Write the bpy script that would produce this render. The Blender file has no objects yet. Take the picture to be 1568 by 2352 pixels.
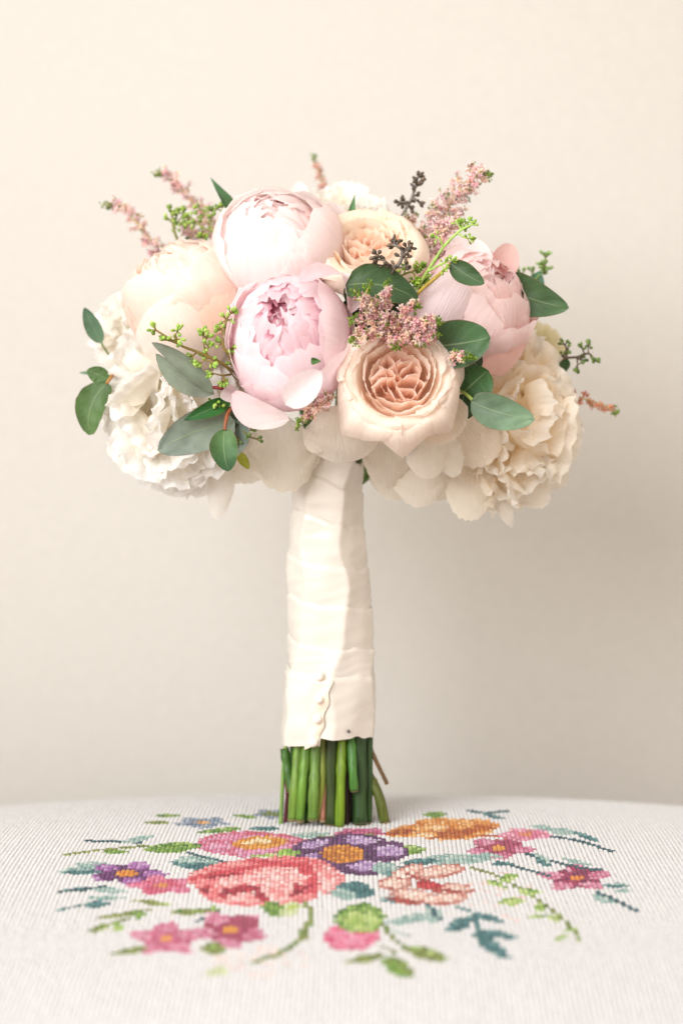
import bpy, math, random
import numpy as np
from mathutils import Vector, Matrix

random.seed(7)
rng = np.random.default_rng(7)
scene = bpy.context.scene
COL = scene.collection
PI = math.pi

# ---------------------------------------------------------------- camera
# The bouquet's axis stands at x=0, y=0; the camera is 1.3 m in front of it, level, 0.347 m above the cushion.
DIST, ZCAM = 1.3, 0.347
S = 0.48 / 1568.0            # metres per photo unit at the bouquet axis
HOR = 762.0                  # photo row of the camera's own height
camd = bpy.data.cameras.new('camera')
cam = bpy.data.objects.new('camera', camd)
COL.objects.link(cam)
cam.location = (0, -DIST, ZCAM)
cam.rotation_euler = (PI / 2, 0, 0)
camd.sensor_fit = 'VERTICAL'
camd.sensor_height = 36
camd.lens = 36 * DIST / 0.72
camd.shift_y = -(1176 - HOR) / 2352
camd.clip_start = 0.02
camd.clip_end = 60
camd.dof.use_dof = True
camd.dof.focus_distance = DIST - 0.085
camd.dof.aperture_fstop = 2.8
scene.camera = cam

# ---------------------------------------------------------------- world and lamps
world = bpy.data.worlds.new('World')
scene.world = world
world.use_nodes = True
bg = world.node_tree.nodes['Background']
bg.inputs['Color'].default_value = (1.0, 0.86, 0.73, 1)
bg.inputs['Strength'].default_value = 0.80

def area(name, loc, aim, sx, sy, power, color, spread=180):
    l = bpy.data.lights.new(name, 'AREA')
    l.shape = 'RECTANGLE'; l.size = sx; l.size_y = sy
    l.energy = power; l.color = color; l.spread = math.radians(spread)
    o = bpy.data.objects.new(name, l); COL.objects.link(o)
    o.location = loc
    d = Vector(aim) - Vector(loc)
    o.rotation_euler = d.to_track_quat('-Z', 'Y').to_euler()
    return o
area('window_light', (-0.90, -1.30, 0.98), (0.40, 0.30, 0.22), 1.1, 1.1, 9.0, (0.97, 0.985, 1.0), 92)
area('ceiling_bounce', (0.1, -1.3, 2.2), (0.0, 0.1, 0.5), 2.2, 1.6, 9, (0.98, 0.99, 1.0))

scene.view_settings.view_transform = 'Standard'
scene.view_settings.look = 'None'
scene.view_settings.exposure = 0.34
scene.view_settings.gamma = 1.0
scene.cycles.max_bounces = 18
scene.cycles.diffuse_bounces = 14
scene.cycles.transmission_bounces = 14
scene.cycles.use_denoising = True

# ---------------------------------------------------------------- helpers
MATRIX = {}

def W(px, py, y=0.0):
    """the point seen at (px, py) of the photograph, y metres behind the bouquet's axis"""
    k = S * (DIST + y) / DIST
    return Vector(((px - 784) * k, y, ZCAM + (HOR - py) * k))

def srgb(h):
    v = [int(h[i:i + 2], 16) / 255 for i in (0, 2, 4)]
    return tuple(((c + 0.055) / 1.055) ** 2.4 if c > 0.04045 else c / 12.92 for c in v)

def link(name, data, parent=None, m=None):
    o = bpy.data.objects.new(name, data)
    COL.objects.link(o)
    if parent is not None:
        o.parent = parent
    return o

def thing(name, label, cat, loc, group=None, rot=None):
    o = link(name, None)
    M = (rot.to_4x4() if rot is not None else Matrix.Identity(4))
    M.translation = Vector(loc)
    o.location = Vector(loc)
    if rot is not None:
        o.rotation_euler = rot.to_euler()
    o.empty_display_size = 0.01
    o['label'] = label; o['category'] = cat
    if group: o['group'] = group
    MATRIX[o.name] = M.inverted()
    return o

def build(name, V, F, mat, parent=None, col=None, uv=None, world=True, smooth=True, kind=None, label=None):
    V = np.asarray(V, dtype=np.float64).reshape(-1, 3)
    if world and parent is not None and parent.name in MATRIX:
        Mi = np.array(MATRIX[parent.name])
        V = V @ Mi[:3, :3].T + Mi[:3, 3]
    me = bpy.data.meshes.new(name)
    F = np.asarray(F)
    n = len(F); k = F.shape[1]
    me.vertices.add(len(V)); me.vertices.foreach_set('co', V.astype(np.float32).ravel())
    me.loops.add(n * k); me.loops.foreach_set('vertex_index', F.astype(np.int32).ravel())
    me.polygons.add(n)
    me.polygons.foreach_set('loop_start', np.arange(0, n * k, k, dtype=np.int32))
    me.polygons.foreach_set('loop_total', np.full(n, k, dtype=np.int32))
    me.polygons.foreach_set('use_smooth', np.full(n, smooth, dtype=bool))
    me.update(calc_edges=True)
    if col is not None:
        col = np.asarray(col, dtype=np.float32)
        if col.ndim == 1: col = np.tile(col, (len(V), 1))
        a = me.color_attributes.new('Col', 'FLOAT_COLOR', 'POINT')
        a.data.foreach_set('color', np.concatenate([col[:, :3], np.ones((len(V), 1), np.float32)], 1).ravel())
    if uv is not None:
        l = me.uv_layers.new(name='UVMap')
        l.data.foreach_set('uv', np.asarray(uv, dtype=np.float32)[F.ravel()].ravel())
    me.materials.append(mat)
    me.validate()
    o = link(name, me, parent)
    if kind: o['kind'] = kind
    if label: o['label'] = label
    return o

def gridfaces(nu, nv, wrap=False):
    F = []
    w = nu if wrap else nu + 1
    for j in range(nv):
        for i in range(nu):
            i2 = (i + 1) % w if wrap else i + 1
            F.append((j * w + i, j * w + i2, (j + 1) * w + i2, (j + 1) * w + i))
    return np.array(F)

def tube(pts, rad, seg=8, cap=True):
    """rounded tube along pts; rad is a number or one per point"""
    P = [Vector(p) for p in pts]
    if np.isscalar(rad): rad = [rad] * len(P)
    V = []; ref = Vector((0.3, 1, 0.2)).normalized()
    for i, p in enumerate(P):
        t = (P[min(i + 1, len(P) - 1)] - P[max(i - 1, 0)])
        t = t.normalized() if t.length > 1e-9 else Vector((0, 0, 1))
        a = t.cross(ref)
        if a.length < 1e-3: a = t.cross(Vector((1, 0, 0)))
        a.normalize(); b = t.cross(a)
        for k in range(seg):
            c, s = math.cos(2 * PI * k / seg), math.sin(2 * PI * k / seg)
            V.append(p + (a * c + b * s) * rad[i])
    F = [tuple(f) for f in gridfaces(seg, len(P) - 1, wrap=True)]
    if cap:
        for j, p in ((0, P[0]), (len(P) - 1, P[-1])):
            V.append(p); c = len(V) - 1
            for k in range(0, seg):
                F.append((c, j * seg + k, j * seg + (k + 1) % seg, j * seg + (k + 1) % seg))
    return np.array([tuple(v) for v in V]), F

class Mesh:
    def __init__(s): s.V = []; s.F = []; s.C = []; s.n = 0
    def add(s, V, F, c):
        V = np.asarray(V, dtype=float).reshape(-1, 3)
        F = [tuple(f) if len(f) == 4 else (f[0], f[1], f[2], f[2]) for f in F]
        s.V.append(V); s.F.append(np.array(F) + s.n)
        c = np.asarray(c, dtype=float)
        s.C.append(np.tile(c, (len(V), 1)) if c.ndim == 1 else c); s.n += len(V)
    def out(s, name, mat, parent=None, **kw):
        return build_mixed(name, np.concatenate(s.V), np.concatenate(s.F), mat, parent, np.concatenate(s.C), **kw)

def build_mixed(name, V, F, mat, parent, col, kind=None, label=None, smooth=True):
    """like build, but quads whose last two corners are equal become triangles"""
    if parent is not None and parent.name in MATRIX:
        Mi = np.array(MATRIX[parent.name]); V = V @ Mi[:3, :3].T + Mi[:3, 3]
    tri = F[:, 2] == F[:, 3]
    tot = np.where(tri, 3, 4).astype(np.int32)
    keep = np.ones(F.shape, bool); keep[tri, 3] = False
    loops = F[keep]
    start = np.concatenate([[0], np.cumsum(tot)[:-1]]).astype(np.int32)
    me = bpy.data.meshes.new(name)
    me.vertices.add(len(V)); me.vertices.foreach_set('co', V.astype(np.float32).ravel())
    me.loops.add(len(loops)); me.loops.foreach_set('vertex_index', loops.astype(np.int32))
    me.polygons.add(len(F)); me.polygons.foreach_set('loop_start', start); me.polygons.foreach_set('loop_total', tot)
    me.polygons.foreach_set('use_smooth', np.full(len(F), smooth, dtype=bool))
    me.update(calc_edges=True)
    a = me.color_attributes.new('Col', 'FLOAT_COLOR', 'POINT')
    a.data.foreach_set('color', np.concatenate([col[:, :3], np.ones((len(V), 1))], 1).astype(np.float32).ravel())
    me.materials.append(mat); me.validate()
    o = link(name, me, parent)
    if kind: o['kind'] = kind
    if label: o['label'] = label
    return o

def cr(pts, n=24):
    """Catmull-Rom through pts"""
    P = [np.array(p, float) for p in pts]
    P = [2 * P[0] - P[1]] + P + [2 * P[-1] - P[-2]]
    out = []
    m = len(P) - 3
    for i in range(n + 1):
        t = i / n * m; k = min(int(t), m - 1); t -= k
        a, b, c, d = P[k:k + 4]
        out.append(0.5 * ((2 * b) + (-a + c) * t + (2 * a - 5 * b + 4 * c - d) * t * t + (-a + 3 * b - 3 * c + d) * t ** 3))
    return np.array(out)

# ---------------------------------------------------------------- materials
def mat_new(name):
    m = bpy.data.materials.new(name); m.use_nodes = True
    nt = m.node_tree; nt.nodes.clear()
    return m, nt, nt.nodes, nt.links

def N(nt, t, **kw):
    n = nt.nodes.new(t)
    for k, v in kw.items():
        if k in n.inputs: n.inputs[k].default_value = v
        else: setattr(n, k, v)
    return n

def petal_material(name, trans=0.55, rough=0.55, vein=0.25, sheen=0.1, crease=0.0):
    m, nt, nd, L = mat_new(name)
    out = N(nt, 'ShaderNodeOutputMaterial')
    at = N(nt, 'ShaderNodeAttribute', attribute_name='Col')
    uv = N(nt, 'ShaderNodeUVMap')
    mp = N(nt, 'ShaderNodeMapping'); mp.inputs['Scale'].default_value = (16, 1.6, 1)
    nz = N(nt, 'ShaderNodeTexNoise'); nz.inputs['Scale'].default_value = 2.2; nz.inputs['Detail'].default_value = 4
    L.new(uv.outputs[0], mp.inputs[0]); L.new(mp.outputs[0], nz.inputs['Vector'])
    geo = N(nt, 'ShaderNodeTexCoord')
    n2 = N(nt, 'ShaderNodeTexNoise'); n2.inputs['Scale'].default_value = 60; n2.inputs['Detail'].default_value = 3
    L.new(geo.outputs['Object'], n2.inputs['Vector'])
    mr = N(nt, 'ShaderNodeMapRange'); mr.inputs['From Min'].default_value = 0.3; mr.inputs['From Max'].default_value = 0.7
    mr.inputs['To Min'].default_value = 0.955; mr.inputs['To Max'].default_value = 1.02
    L.new(nz.outputs['Fac'], mr.inputs['Value'])
    mx = N(nt, 'ShaderNodeVectorMath', operation='SCALE')
    L.new(at.outputs['Color'], mx.inputs[0]); L.new(mr.outputs[0], mx.inputs['Scale'])
    bp = N(nt, 'ShaderNodeBump'); bp.inputs['Strength'].default_value = vein; bp.inputs['Distance'].default_value = 0.0012
    ad = N(nt, 'ShaderNodeMath', operation='ADD'); L.new(nz.outputs['Fac'], ad.inputs[0]); L.new(n2.outputs['Fac'], ad.inputs[1])
    L.new(ad.outputs[0], bp.inputs['Height'])
    p = N(nt, 'ShaderNodeBsdfPrincipled'); p.inputs['Roughness'].default_value = rough
    p.inputs['Specular IOR Level'].default_value = 0.3
    p.inputs['Sheen Weight'].default_value = sheen
    L.new(mx.outputs[0], p.inputs['Base Color']); L.new(bp.outputs[0], p.inputs['Normal'])
    tr = N(nt, 'ShaderNodeBsdfTranslucent'); L.new(mx.outputs[0], tr.inputs['Color']); L.new(bp.outputs[0], tr.inputs['Normal'])
    ms = N(nt, 'ShaderNodeMixShader'); ms.inputs[0].default_value = trans
    L.new(p.outputs[0], ms.inputs[1]); L.new(tr.outputs[0], ms.inputs[2]); L.new(ms.outputs[0], out.inputs[0])
    return m
M_PETAL = petal_material('petal', vein=0.4)
M_CRINKLE = petal_material('crinkled_petal', vein=0.7)

def leaf_material():
    m, nt, nd, L = mat_new('eucalyptus_leaf')
    out = N(nt, 'ShaderNodeOutputMaterial')
    at = N(nt, 'ShaderNodeAttribute', attribute_name='Col')
    uv = N(nt, 'ShaderNodeUVMap'); sep = N(nt, 'ShaderNodeSeparateXYZ'); L.new(uv.outputs[0], sep.inputs[0])
    # |u-0.5|
    a = N(nt, 'ShaderNodeMath', operation='SUBTRACT'); L.new(sep.outputs[0], a.inputs[0]); a.inputs[1].default_value = 0.5
    b = N(nt, 'ShaderNodeMath', operation='ABSOLUTE'); L.new(a.outputs[0], b.inputs[0])
    mid = N(nt, 'ShaderNodeMapRange'); mid.inputs['From Min'].default_value = 0.008; mid.inputs['From Max'].default_value = 0.026
    mid.inputs['To Min'].default_value = 0.55; mid.inputs['To Max'].default_value = 0.0; L.new(b.outputs[0], mid.inputs['Value'])
    # side veins: v + 0.5*|u| in bands
    c = N(nt, 'ShaderNodeMath', operation='MULTIPLY'); L.new(b.outputs[0], c.inputs[0]); c.inputs[1].default_value = -0.75
    d = N(nt, 'ShaderNodeMath', operation='ADD'); L.new(c.outputs[0], d.inputs[0]); L.new(sep.outputs[1], d.inputs[1])
    e = N(nt, 'ShaderNodeMath', operation='MULTIPLY'); L.new(d.outputs[0], e.inputs[0]); e.inputs[1].default_value = 7.0
    fr = N(nt, 'ShaderNodeMath', operation='FRACT'); L.new(e.outputs[0], fr.inputs[0])
    g = N(nt, 'ShaderNodeMath', operation='SUBTRACT'); L.new(fr.outputs[0], g.inputs[0]); g.inputs[1].default_value = 0.5
    h = N(nt, 'ShaderNodeMath', operation='ABSOLUTE'); L.new(g.outputs[0], h.inputs[0])
    sv = N(nt, 'ShaderNodeMapRange'); sv.inputs['From Min'].default_value = 0.0; sv.inputs['From Max'].default_value = 0.07
    sv.inputs['To Min'].default_value = 0.16; sv.inputs['To Max'].default_value = 0.0; L.new(h.outputs[0], sv.inputs['Value'])
    mxv = N(nt, 'ShaderNodeMath', operation='MAXIMUM'); L.new(mid.outputs[0], mxv.inputs[0]); L.new(sv.outputs[0], mxv.inputs[1])
    rim = N(nt, 'ShaderNodeMapRange'); rim.inputs['From Min'].default_value = 0.475; rim.inputs['From Max'].default_value = 0.495
    rim.inputs['To Max'].default_value = 0.6; L.new(b.outputs[0], rim.inputs['Value'])
    nz = N(nt, 'ShaderNodeTexNoise'); nz.inputs['Scale'].default_value = 55; nz.inputs['Detail'].default_value = 5
    tc = N(nt, 'ShaderNodeTexCoord'); L.new(tc.outputs['Object'], nz.inputs['Vector'])
    mr = N(nt, 'ShaderNodeMapRange'); mr.inputs['From Min'].default_value = 0.3; mr.inputs['From Max'].default_value = 0.7
    mr.inputs['To Min'].default_value = 0.50; mr.inputs['To Max'].default_value = 0.90; L.new(nz.outputs['Fac'], mr.inputs['Value'])
    sc = N(nt, 'ShaderNodeVectorMath', operation='SCALE'); L.new(at.outputs['Color'], sc.inputs[0]); L.new(mr.outputs[0], sc.inputs['Scale'])
    m1 = N(nt, 'ShaderNodeMixRGB'); m1.inputs[2].default_value = (0.24, 0.32, 0.17, 1)
    L.new(mxv.outputs[0], m1.inputs[0]); L.new(sc.outputs[0], m1.inputs[1])
    m2 = N(nt, 'ShaderNodeMixRGB'); m2.inputs[2].default_value = (0.22, 0.11, 0.06, 1)
    L.new(rim.outputs[0], m2.inputs[0]); L.new(m1.outputs[0], m2.inputs[1])
    bp = N(nt, 'ShaderNodeBump'); bp.inputs['Strength'].default_value = 0.4; bp.inputs['Distance'].default_value = 0.0006
    L.new(mxv.outputs[0], bp.inputs['Height'])
    b2 = N(nt, 'ShaderNodeBump'); b2.inputs['Strength'].default_value = 0.15; b2.inputs['Distance'].default_value = 0.001
    n3 = N(nt, 'ShaderNodeTexNoise'); n3.inputs['Scale'].default_value = 400; L.new(tc.outputs['Object'], n3.inputs['Vector'])
    L.new(n3.outputs['Fac'], b2.inputs['Height']); L.new(bp.outputs[0], b2.inputs['Normal'])
    p = N(nt, 'ShaderNodeBsdfPrincipled'); p.inputs['Roughness'].default_value = 0.5
    p.inputs['Specular IOR Level'].default_value = 0.35
    L.new(m2.outputs[0], p.inputs['Base Color']); L.new(b2.outputs[0], p.inputs['Normal'])
    tr = N(nt, 'ShaderNodeBsdfTranslucent'); L.new(m2.outputs[0], tr.inputs['Color'])
    ms = N(nt, 'ShaderNodeMixShader'); ms.inputs[0].default_value = 0.18
    L.new(p.outputs[0], ms.inputs[1]); L.new(tr.outputs[0], ms.inputs[2]); L.new(ms.outputs[0], out.inputs[0])
    return m
M_LEAF = leaf_material()

def plain(name, rough=0.5, bump=0.0, bscale=200, var=0.15, spec=0.4, trans=0.0, sheen=0.0, aniso=None, coat=0, vstretch=1.0):
    m, nt, nd, L = mat_new(name)
    out = N(nt, 'ShaderNodeOutputMaterial')
    at = N(nt, 'ShaderNodeAttribute', attribute_name='Col')
    tc = N(nt, 'ShaderNodeTexCoord')
    mp = N(nt, 'ShaderNodeMapping'); mp.inputs['Scale'].default_value = (1, 1, vstretch)
    L.new(tc.outputs['Object'], mp.inputs[0])
    nz = N(nt, 'ShaderNodeTexNoise'); nz.inputs['Scale'].default_value = bscale; nz.inputs['Detail'].default_value = 4
    L.new(mp.outputs[0], nz.inputs['Vector'])
    mr = N(nt, 'ShaderNodeMapRange'); mr.inputs['From Min'].default_value = 0.3; mr.inputs['From Max'].default_value = 0.7
    mr.inputs['To Min'].default_value = 1 - var; mr.inputs['To Max'].default_value = 1 + var; L.new(nz.outputs['Fac'], mr.inputs['Value'])
    sc = N(nt, 'ShaderNodeVectorMath', operation='SCALE'); L.new(at.outputs['Color'], sc.inputs[0]); L.new(mr.outputs[0], sc.inputs['Scale'])
    p = N(nt, 'ShaderNodeBsdfPrincipled'); p.inputs['Roughness'].default_value = rough
    p.inputs['Specular IOR Level'].default_value = spec
    p.inputs['Sheen Weight'].default_value = sheen
    p.inputs['Coat Weight'].default_value = coat; p.inputs['Coat Roughness'].default_value = 0.22
    if aniso: p.inputs['Anisotropic'].default_value = aniso
    L.new(sc.outputs[0], p.inputs['Base Color'])
    if bump:
        bp = N(nt, 'ShaderNodeBump'); bp.inputs['Strength'].default_value = bump; bp.inputs['Distance'].default_value = 0.001
        L.new(nz.outputs['Fac'], bp.inputs['Height']); L.new(bp.outputs[0], p.inputs['Normal'])
    if trans:
        tr = N(nt, 'ShaderNodeBsdfTranslucent'); L.new(sc.outputs[0], tr.inputs['Color'])
        ms = N(nt, 'ShaderNodeMixShader'); ms.inputs[0].default_value = trans
        L.new(p.outputs[0], ms.inputs[1]); L.new(tr.outputs[0], ms.inputs[2]); L.new(ms.outputs[0], out.inputs[0])
    else:
        L.new(p.outputs[0], out.inputs[0])
    return m
M_STEM = plain('green_stem', 0.42, 0.5, 300, 0.38, vstretch=0.10)
M_TWIG = plain('twig', 0.5, 0.3, 300, 0.2)
M_BERRY = plain('seed_bud', 0.45, 0.2, 500, 0.2)
M_FLORET = plain('floret', 0.6, 0.0, 300, 0.12, trans=0.6)
M_STITCH = plain('wool_stitch', 0.85, 0.5, 1400, 0.12, spec=0.15, sheen=0.2)
M_CANVAS = plain('canvas', 0.9, 0.5, 900, 0.03, spec=0.1)
M_PEARL = plain('pearl', 0.15, 0.0, 100, 0.02, spec=0.7, coat=0.6)
M_SATIN = plain('satin_ribbon', 0.25, 0.08, 45, 0.035, spec=0.9, sheen=0.0, coat=0.4, vstretch=2.5, aniso=.6)
M_WALL = plain('wall_plaster', 0.8, 0.30, 120, 0.02, spec=0.15)
M_WOOD = plain('dark_wood', 0.5, 0.2, 60, 0.2)

# ---------------------------------------------------------------- the setting: wall
def box(name, a, b, mat, col, parent=None, kind=None, bev=0.0):
    (x0, y0, z0), (x1, y1, z1) = a, b
    V = [(x, y, z) for z in (z0, z1) for y in (y0, y1) for x in (x0, x1)]
    F = [(0, 2, 3, 1), (4, 5, 7, 6), (0, 1, 5, 4), (2, 6, 7, 3), (0, 4, 6, 2), (1, 3, 7, 5)]
    o = build(name, V, F, mat, parent, col=col, smooth=False, kind=kind)
    if bev:
        md = o.modifiers.new('bevel', 'BEVEL'); md.width = bev; md.segments = 3
    return o
YW = 0.31
wall = box('wall', (-4, YW, -0.9), (4, YW + 0.12, 3.2), M_WALL, srgb('c8c5bf'), kind='structure')
floor = box('floor', (-4, -4, -0.98), (4, YW + 0.12, -0.902), M_WOOD, srgb('a58a6c'), kind='structure')

# ---------------------------------------------------------------- ottoman with domed cushion
CY = -0.13
def rho(x, y): return np.sqrt((x / 1.75) ** 2 + (y - CY) ** 2)
def ztop(r): return 0.0067 - 0.027 * (r / 0.3) ** 3
ottoman = thing('ottoman', 'white ottoman with a cross-stitched flower wreath on its domed top', 'ottoman', (0, CY, -0.9))
prof = [(r, float(ztop(r)) - 0.0012) for r in np.linspace(0, 0.33, 34)]
zr = prof[-1][1]
for a in np.linspace(0, 1, 12)[1:]:
    ang = a * PI / 2
    prof.append((0.33 + 0.055 * math.sin(ang * 0.98), zr - 0.075 * (1 - math.cos(ang)) - 0.02 * a))
prof.append((0.387, zr - 0.19)); prof.append((0.375, zr - 0.21)); prof.append((0.2, zr - 0.21)); prof.append((0.0, zr - 0.21))
seg = 128
V = []
for r, z in prof:
    for k in range(seg):
        f = 2 * PI * k / seg
        V.append((1.75 * r * math.cos(f), CY + r * math.sin(f), z))
C_CANVAS = srgb('d0d0d1')
build('cushion', V, gridfaces(seg, len(prof) - 1, wrap=True), M_CANVAS, ottoman, col=C_CANVAS)
box('seat_rail', (-0.5, CY - 0.26, zr - 0.30), (0.5, CY + 0.26, zr - 0.212), M_WOOD, srgb('5a3d28'), ottoman, bev=0.008)
for sx in (-0.45, 0.45):
    for sy in (-0.21, 0.21):
        v, f = tube([(sx, CY + sy, zr - 0.302), (sx, CY + sy, -0.6), (sx, CY + sy, -0.901)], [0.03, 0.024, 0.017], 12)
        m = Mesh(); m.add(v, f, srgb('5a3d28')); m.out('leg', M_WOOD, ottoman)

# --- the embroidery: each stitch is a small raised pad; its colour comes from the motif it belongs to.
PX, PYY = 0.0029, 0.0029          # stitch pitch across and in depth
xs = np.arange(-0.36, 0.36, PX); ys = np.arange(CY - 0.30, CY + 0.275, PYY)
GX, GY = np.meshgrid(xs, ys)
sway = .0011 * np.sin(GY * 21 + 1) + .0007 * np.sin(GX * 17 + GY * 9)       # the hand-stretched canvas is not quite straight
GX = GX + sway + rng.normal(0, 0.00010, GX.shape); GYj = GY + .0012 * np.sin(GX * 13 + 2) + rng.normal(0, 0.00010, GX.shape)
GR = rho(GX, GYj); ok = GR < 0.322
GX, GYj, GR = GX[ok], GYj[ok], GR[ok]
GZ = ztop(GR)
kk = S * (DIST + GYj) / DIST
IU = 784 + GX / kk; IV = HOR - (GZ - ZCAM) / kk - 1744      # where the motif chart is read (drawn in perspective)
nst = len(GX)
mot = np.zeros(nst, int); scol = np.tile(np.array(C_CANVAS), (nst, 1))
scol *= rng.normal(1, 0.025, (nst, 1))
MOTIFS = ['canvas_stitches']
def rotd(cx, cy, ang, asp=1.0):
    a = math.radians(ang); dx, dy = IU - cx, IV - cy
    return dx * math.cos(a) + dy * math.sin(a), -dx * math.sin(a) + dy * math.cos(a)
def paint(mask, cols, mid, wts=None):
    idx = np.where(mask)[0]
    if not len(idx): return
    c = np.array([srgb(h) for h in cols])
    pick = rng.choice(len(cols), len(idx), p=wts)
    scol[idx] = c[pick] * .80 * rng.normal(1, 0.06, (len(idx), 1))
    mot[idx] = mid
def motif(name):
    MOTIFS.append(name); return len(MOTIFS) - 1
def ell(cx, cy, rx, ry, ang=0, noise=0.12):
    u, v = rotd(cx, cy, ang)
    return (u / rx) ** 2 + (v / ry) ** 2 + rng.normal(0, noise, nst) < 1
GRN = ['5f8a2e', '84a842', '4a7426', '9dbd62']; OLV = ['7d8b3e', '93a057', '6a7a35']
LGR = ['a6c46a', 'c3d48d', '8fb050']; TEAL = ['2f6468', '4d8286', '3d7276', '6b9a98']
PTL = ['a9c2bb', '8fb0ab', 'c3d3cc', '7da39f']; DTL = ['1f4a55', '2f5f68']
BLU = ['8b9bb0', 'a3b0c0', '6f8199']
def leafm(cx, cy, rx, ry, ang=0, pal=TEAL, dark=None, split=True):
    mid = motif('embroidered_leaf'); ry = ry * .86
    u, v = rotd(cx, cy, ang)
    w = ry * np.clip(1 - (u / rx) ** 2, 0, 1) ** 0.8
    msk = (np.abs(u) < rx) & (np.abs(v) < np.maximum(w, 2.2))
    paint(msk, pal, mid)
    if split: paint(msk & (v > 0), pal[:2] if dark is None else dark, mid)
def linem(pts, w, pal, mid=None, vert=1.0):
    mid = mid or motif('embroidered_stem'); w = w * .74
    P = cr([(a, b) for a, b in pts], 60)
    d = np.full(nst, 1e9)
    for p in P: d = np.minimum(d, (IU - p[0]) ** 2 / 1.6 + ((IV - p[1]) * 1.5) ** 2)
    paint(d < w * w, pal, mid)
def flowerm(name, cx, cy, rx, ry, n, pal, dark, cen, phase=0.3, csz=0.22, darkside=None):
    mid = motif(name)
    u, v = (IU - cx) / rx, (IV - cy) / ry
    r = np.hypot(u, v) + 1e-6; a = np.arctan2(v, u)
    rim = 0.84 + 0.16 * np.cos(n * (a - phase))
    rr = r / rim + rng.normal(0, 0.04, nst)
    paint(rr < 1, pal, mid)
    paint((rr < 1) & (np.cos(n * (a - phase)) < -0.55) & (r > 0.15), dark, mid)
    paint((rr < 1) & (r < 0.42), dark, mid)
    if darkside is not None:
        paint((rr < 0.95) & (np.abs(np.angle(np.exp(1j * (a - darkside)))) < 0.55) & (r < 0.8), dark, mid)
    paint(r < csz * 1.15, cen, mid)
# far band
leafm(385, 130, 26, 5, 0, GRN); leafm(362, 146, 30, 5, 0, OLV)
flowerm('embroidered_flower', 465, 146, 66, 14, 5, BLU + ['c5ccd6'], ['6f8199', '8b9bb0'], ['d99a4a', 'e8b878'])
leafm(565, 132, 26, 5, 5, GRN); leafm(505, 164, 52, 7, -6, GRN + LGR)
flowerm('embroidered_flower', 622, 126, 44, 12, 5, BLU, ['7d8b3e'], ['7d8b3e'])
leafm(610, 160, 34, 6, 0, TEAL); leafm(705, 175, 56, 8, -4, PTL)
flowerm('embroidered_flower', 830, 169, 66, 12, 5, ['c9618f', 'd887a8', 'b94a78'], ['a83a5c', 'c9618f'], ['c9618f'])
linem([(1078, 118), (1110, 124), (1165, 120)], 5, DTL); linem([(1110, 124), (1140, 136)], 4, TEAL)
leafm(1000, 128, 26, 9, 0, GRN); leafm(1135, 132, 22, 5, 10, TEAL)
# orange flower
mid = motif('embroidered_flower')
ORG = ['d98a2e', 'e6a552', 'c46f1e', 'efc48a']; ORD = ['b5541a', '9c4512', 'c46f1e']
for e in [(935, 165, 48, 14, -8), (1010, 148, 60, 13, 0), (1090, 150, 56, 13, 4), (1030, 172, 80, 14, 0), (1060, 160, 70, 14, 6)]:
    paint(ell(*e), ORG, mid); 
for e in [(1035, 172, 62, 9, -6), (920, 168, 32, 7, -6), (1075, 165, 42, 5, -8), (1112, 156, 26, 4, 10)]:
    paint(ell(*e), ORD, mid)
paint(ell(975, 175, 34, 5, 0), ['f0d9b8', 'e6a552'], mid); paint(ell(1000, 158, 30, 4, 0), ['f0d9b8', 'efc48a'], mid)
linem([(1110, 176), (1150, 178), (1175, 183)], 4, ['b5541a'])
# upper pink flower
mid = motif('embroidered_flower')
for e in [(540, 182, 78, 15, -4), (520, 203, 62, 17, 4), (630, 183, 76, 13, 6), (590, 212, 66, 15, 0), (652, 200, 44, 14, 0)]:
    paint(ell(*e), ['d98aa8', 'e0a0bd', 'cf7398', 'dfabc7'], mid)
    paint(ell(*e) & ~ell(e[0], e[1] + 2, e[2] * .88, e[3] * .78, e[4]), ['c85a72', 'd06a84'], mid)
paint(ell(596, 192, 62, 15, -4), ['d88f2c', 'c97a1c', 'e3a94e'], mid); paint(ell(592, 190, 34, 8, -4), ['f1e2c0', 'e8d1a2', 'd8a04a'], mid)
leafm(398, 203, 68, 14, -4, GRN); linem([(145, 221), (200, 212), (270, 205), (335, 200)], 5, OLV); leafm(265, 213, 28, 6, 0, GRN)
linem([(200, 188), (260, 189), (320, 192)], 5, DTL); leafm(318, 184, 40, 8, -12, PTL)
leafm(455, 238, 62, 20, 2, PTL, TEAL); linem([(430, 214), (470, 225), (520, 238)], 5, DTL)
leafm(195, 255, 62, 12, -4, PTL, TEAL); leafm(215, 241, 42, 6, 0, PTL)
leafm(180, 300, 50, 6, -6, TEAL); leafm(250, 301, 44, 9, 4, PTL); linem([(135, 306), (180, 300), (240, 292)], 4, DTL)
leafm(245, 318, 44, 6, 0, PTL); linem([(132, 348), (180, 337), (230, 325)], 5, TEAL); leafm(225, 335, 30, 8, -6, TEAL)
leafm(668, 217, 34, 15, 0, ['8fb84a', 'a8ca62', '6f9c34']); leafm(620, 222, 40, 5, 0, LGR)
leafm(945, 208, 32, 13, 0, GRN + LGR); linem([(735, 178), (860, 173)], 4, OLV)
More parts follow.
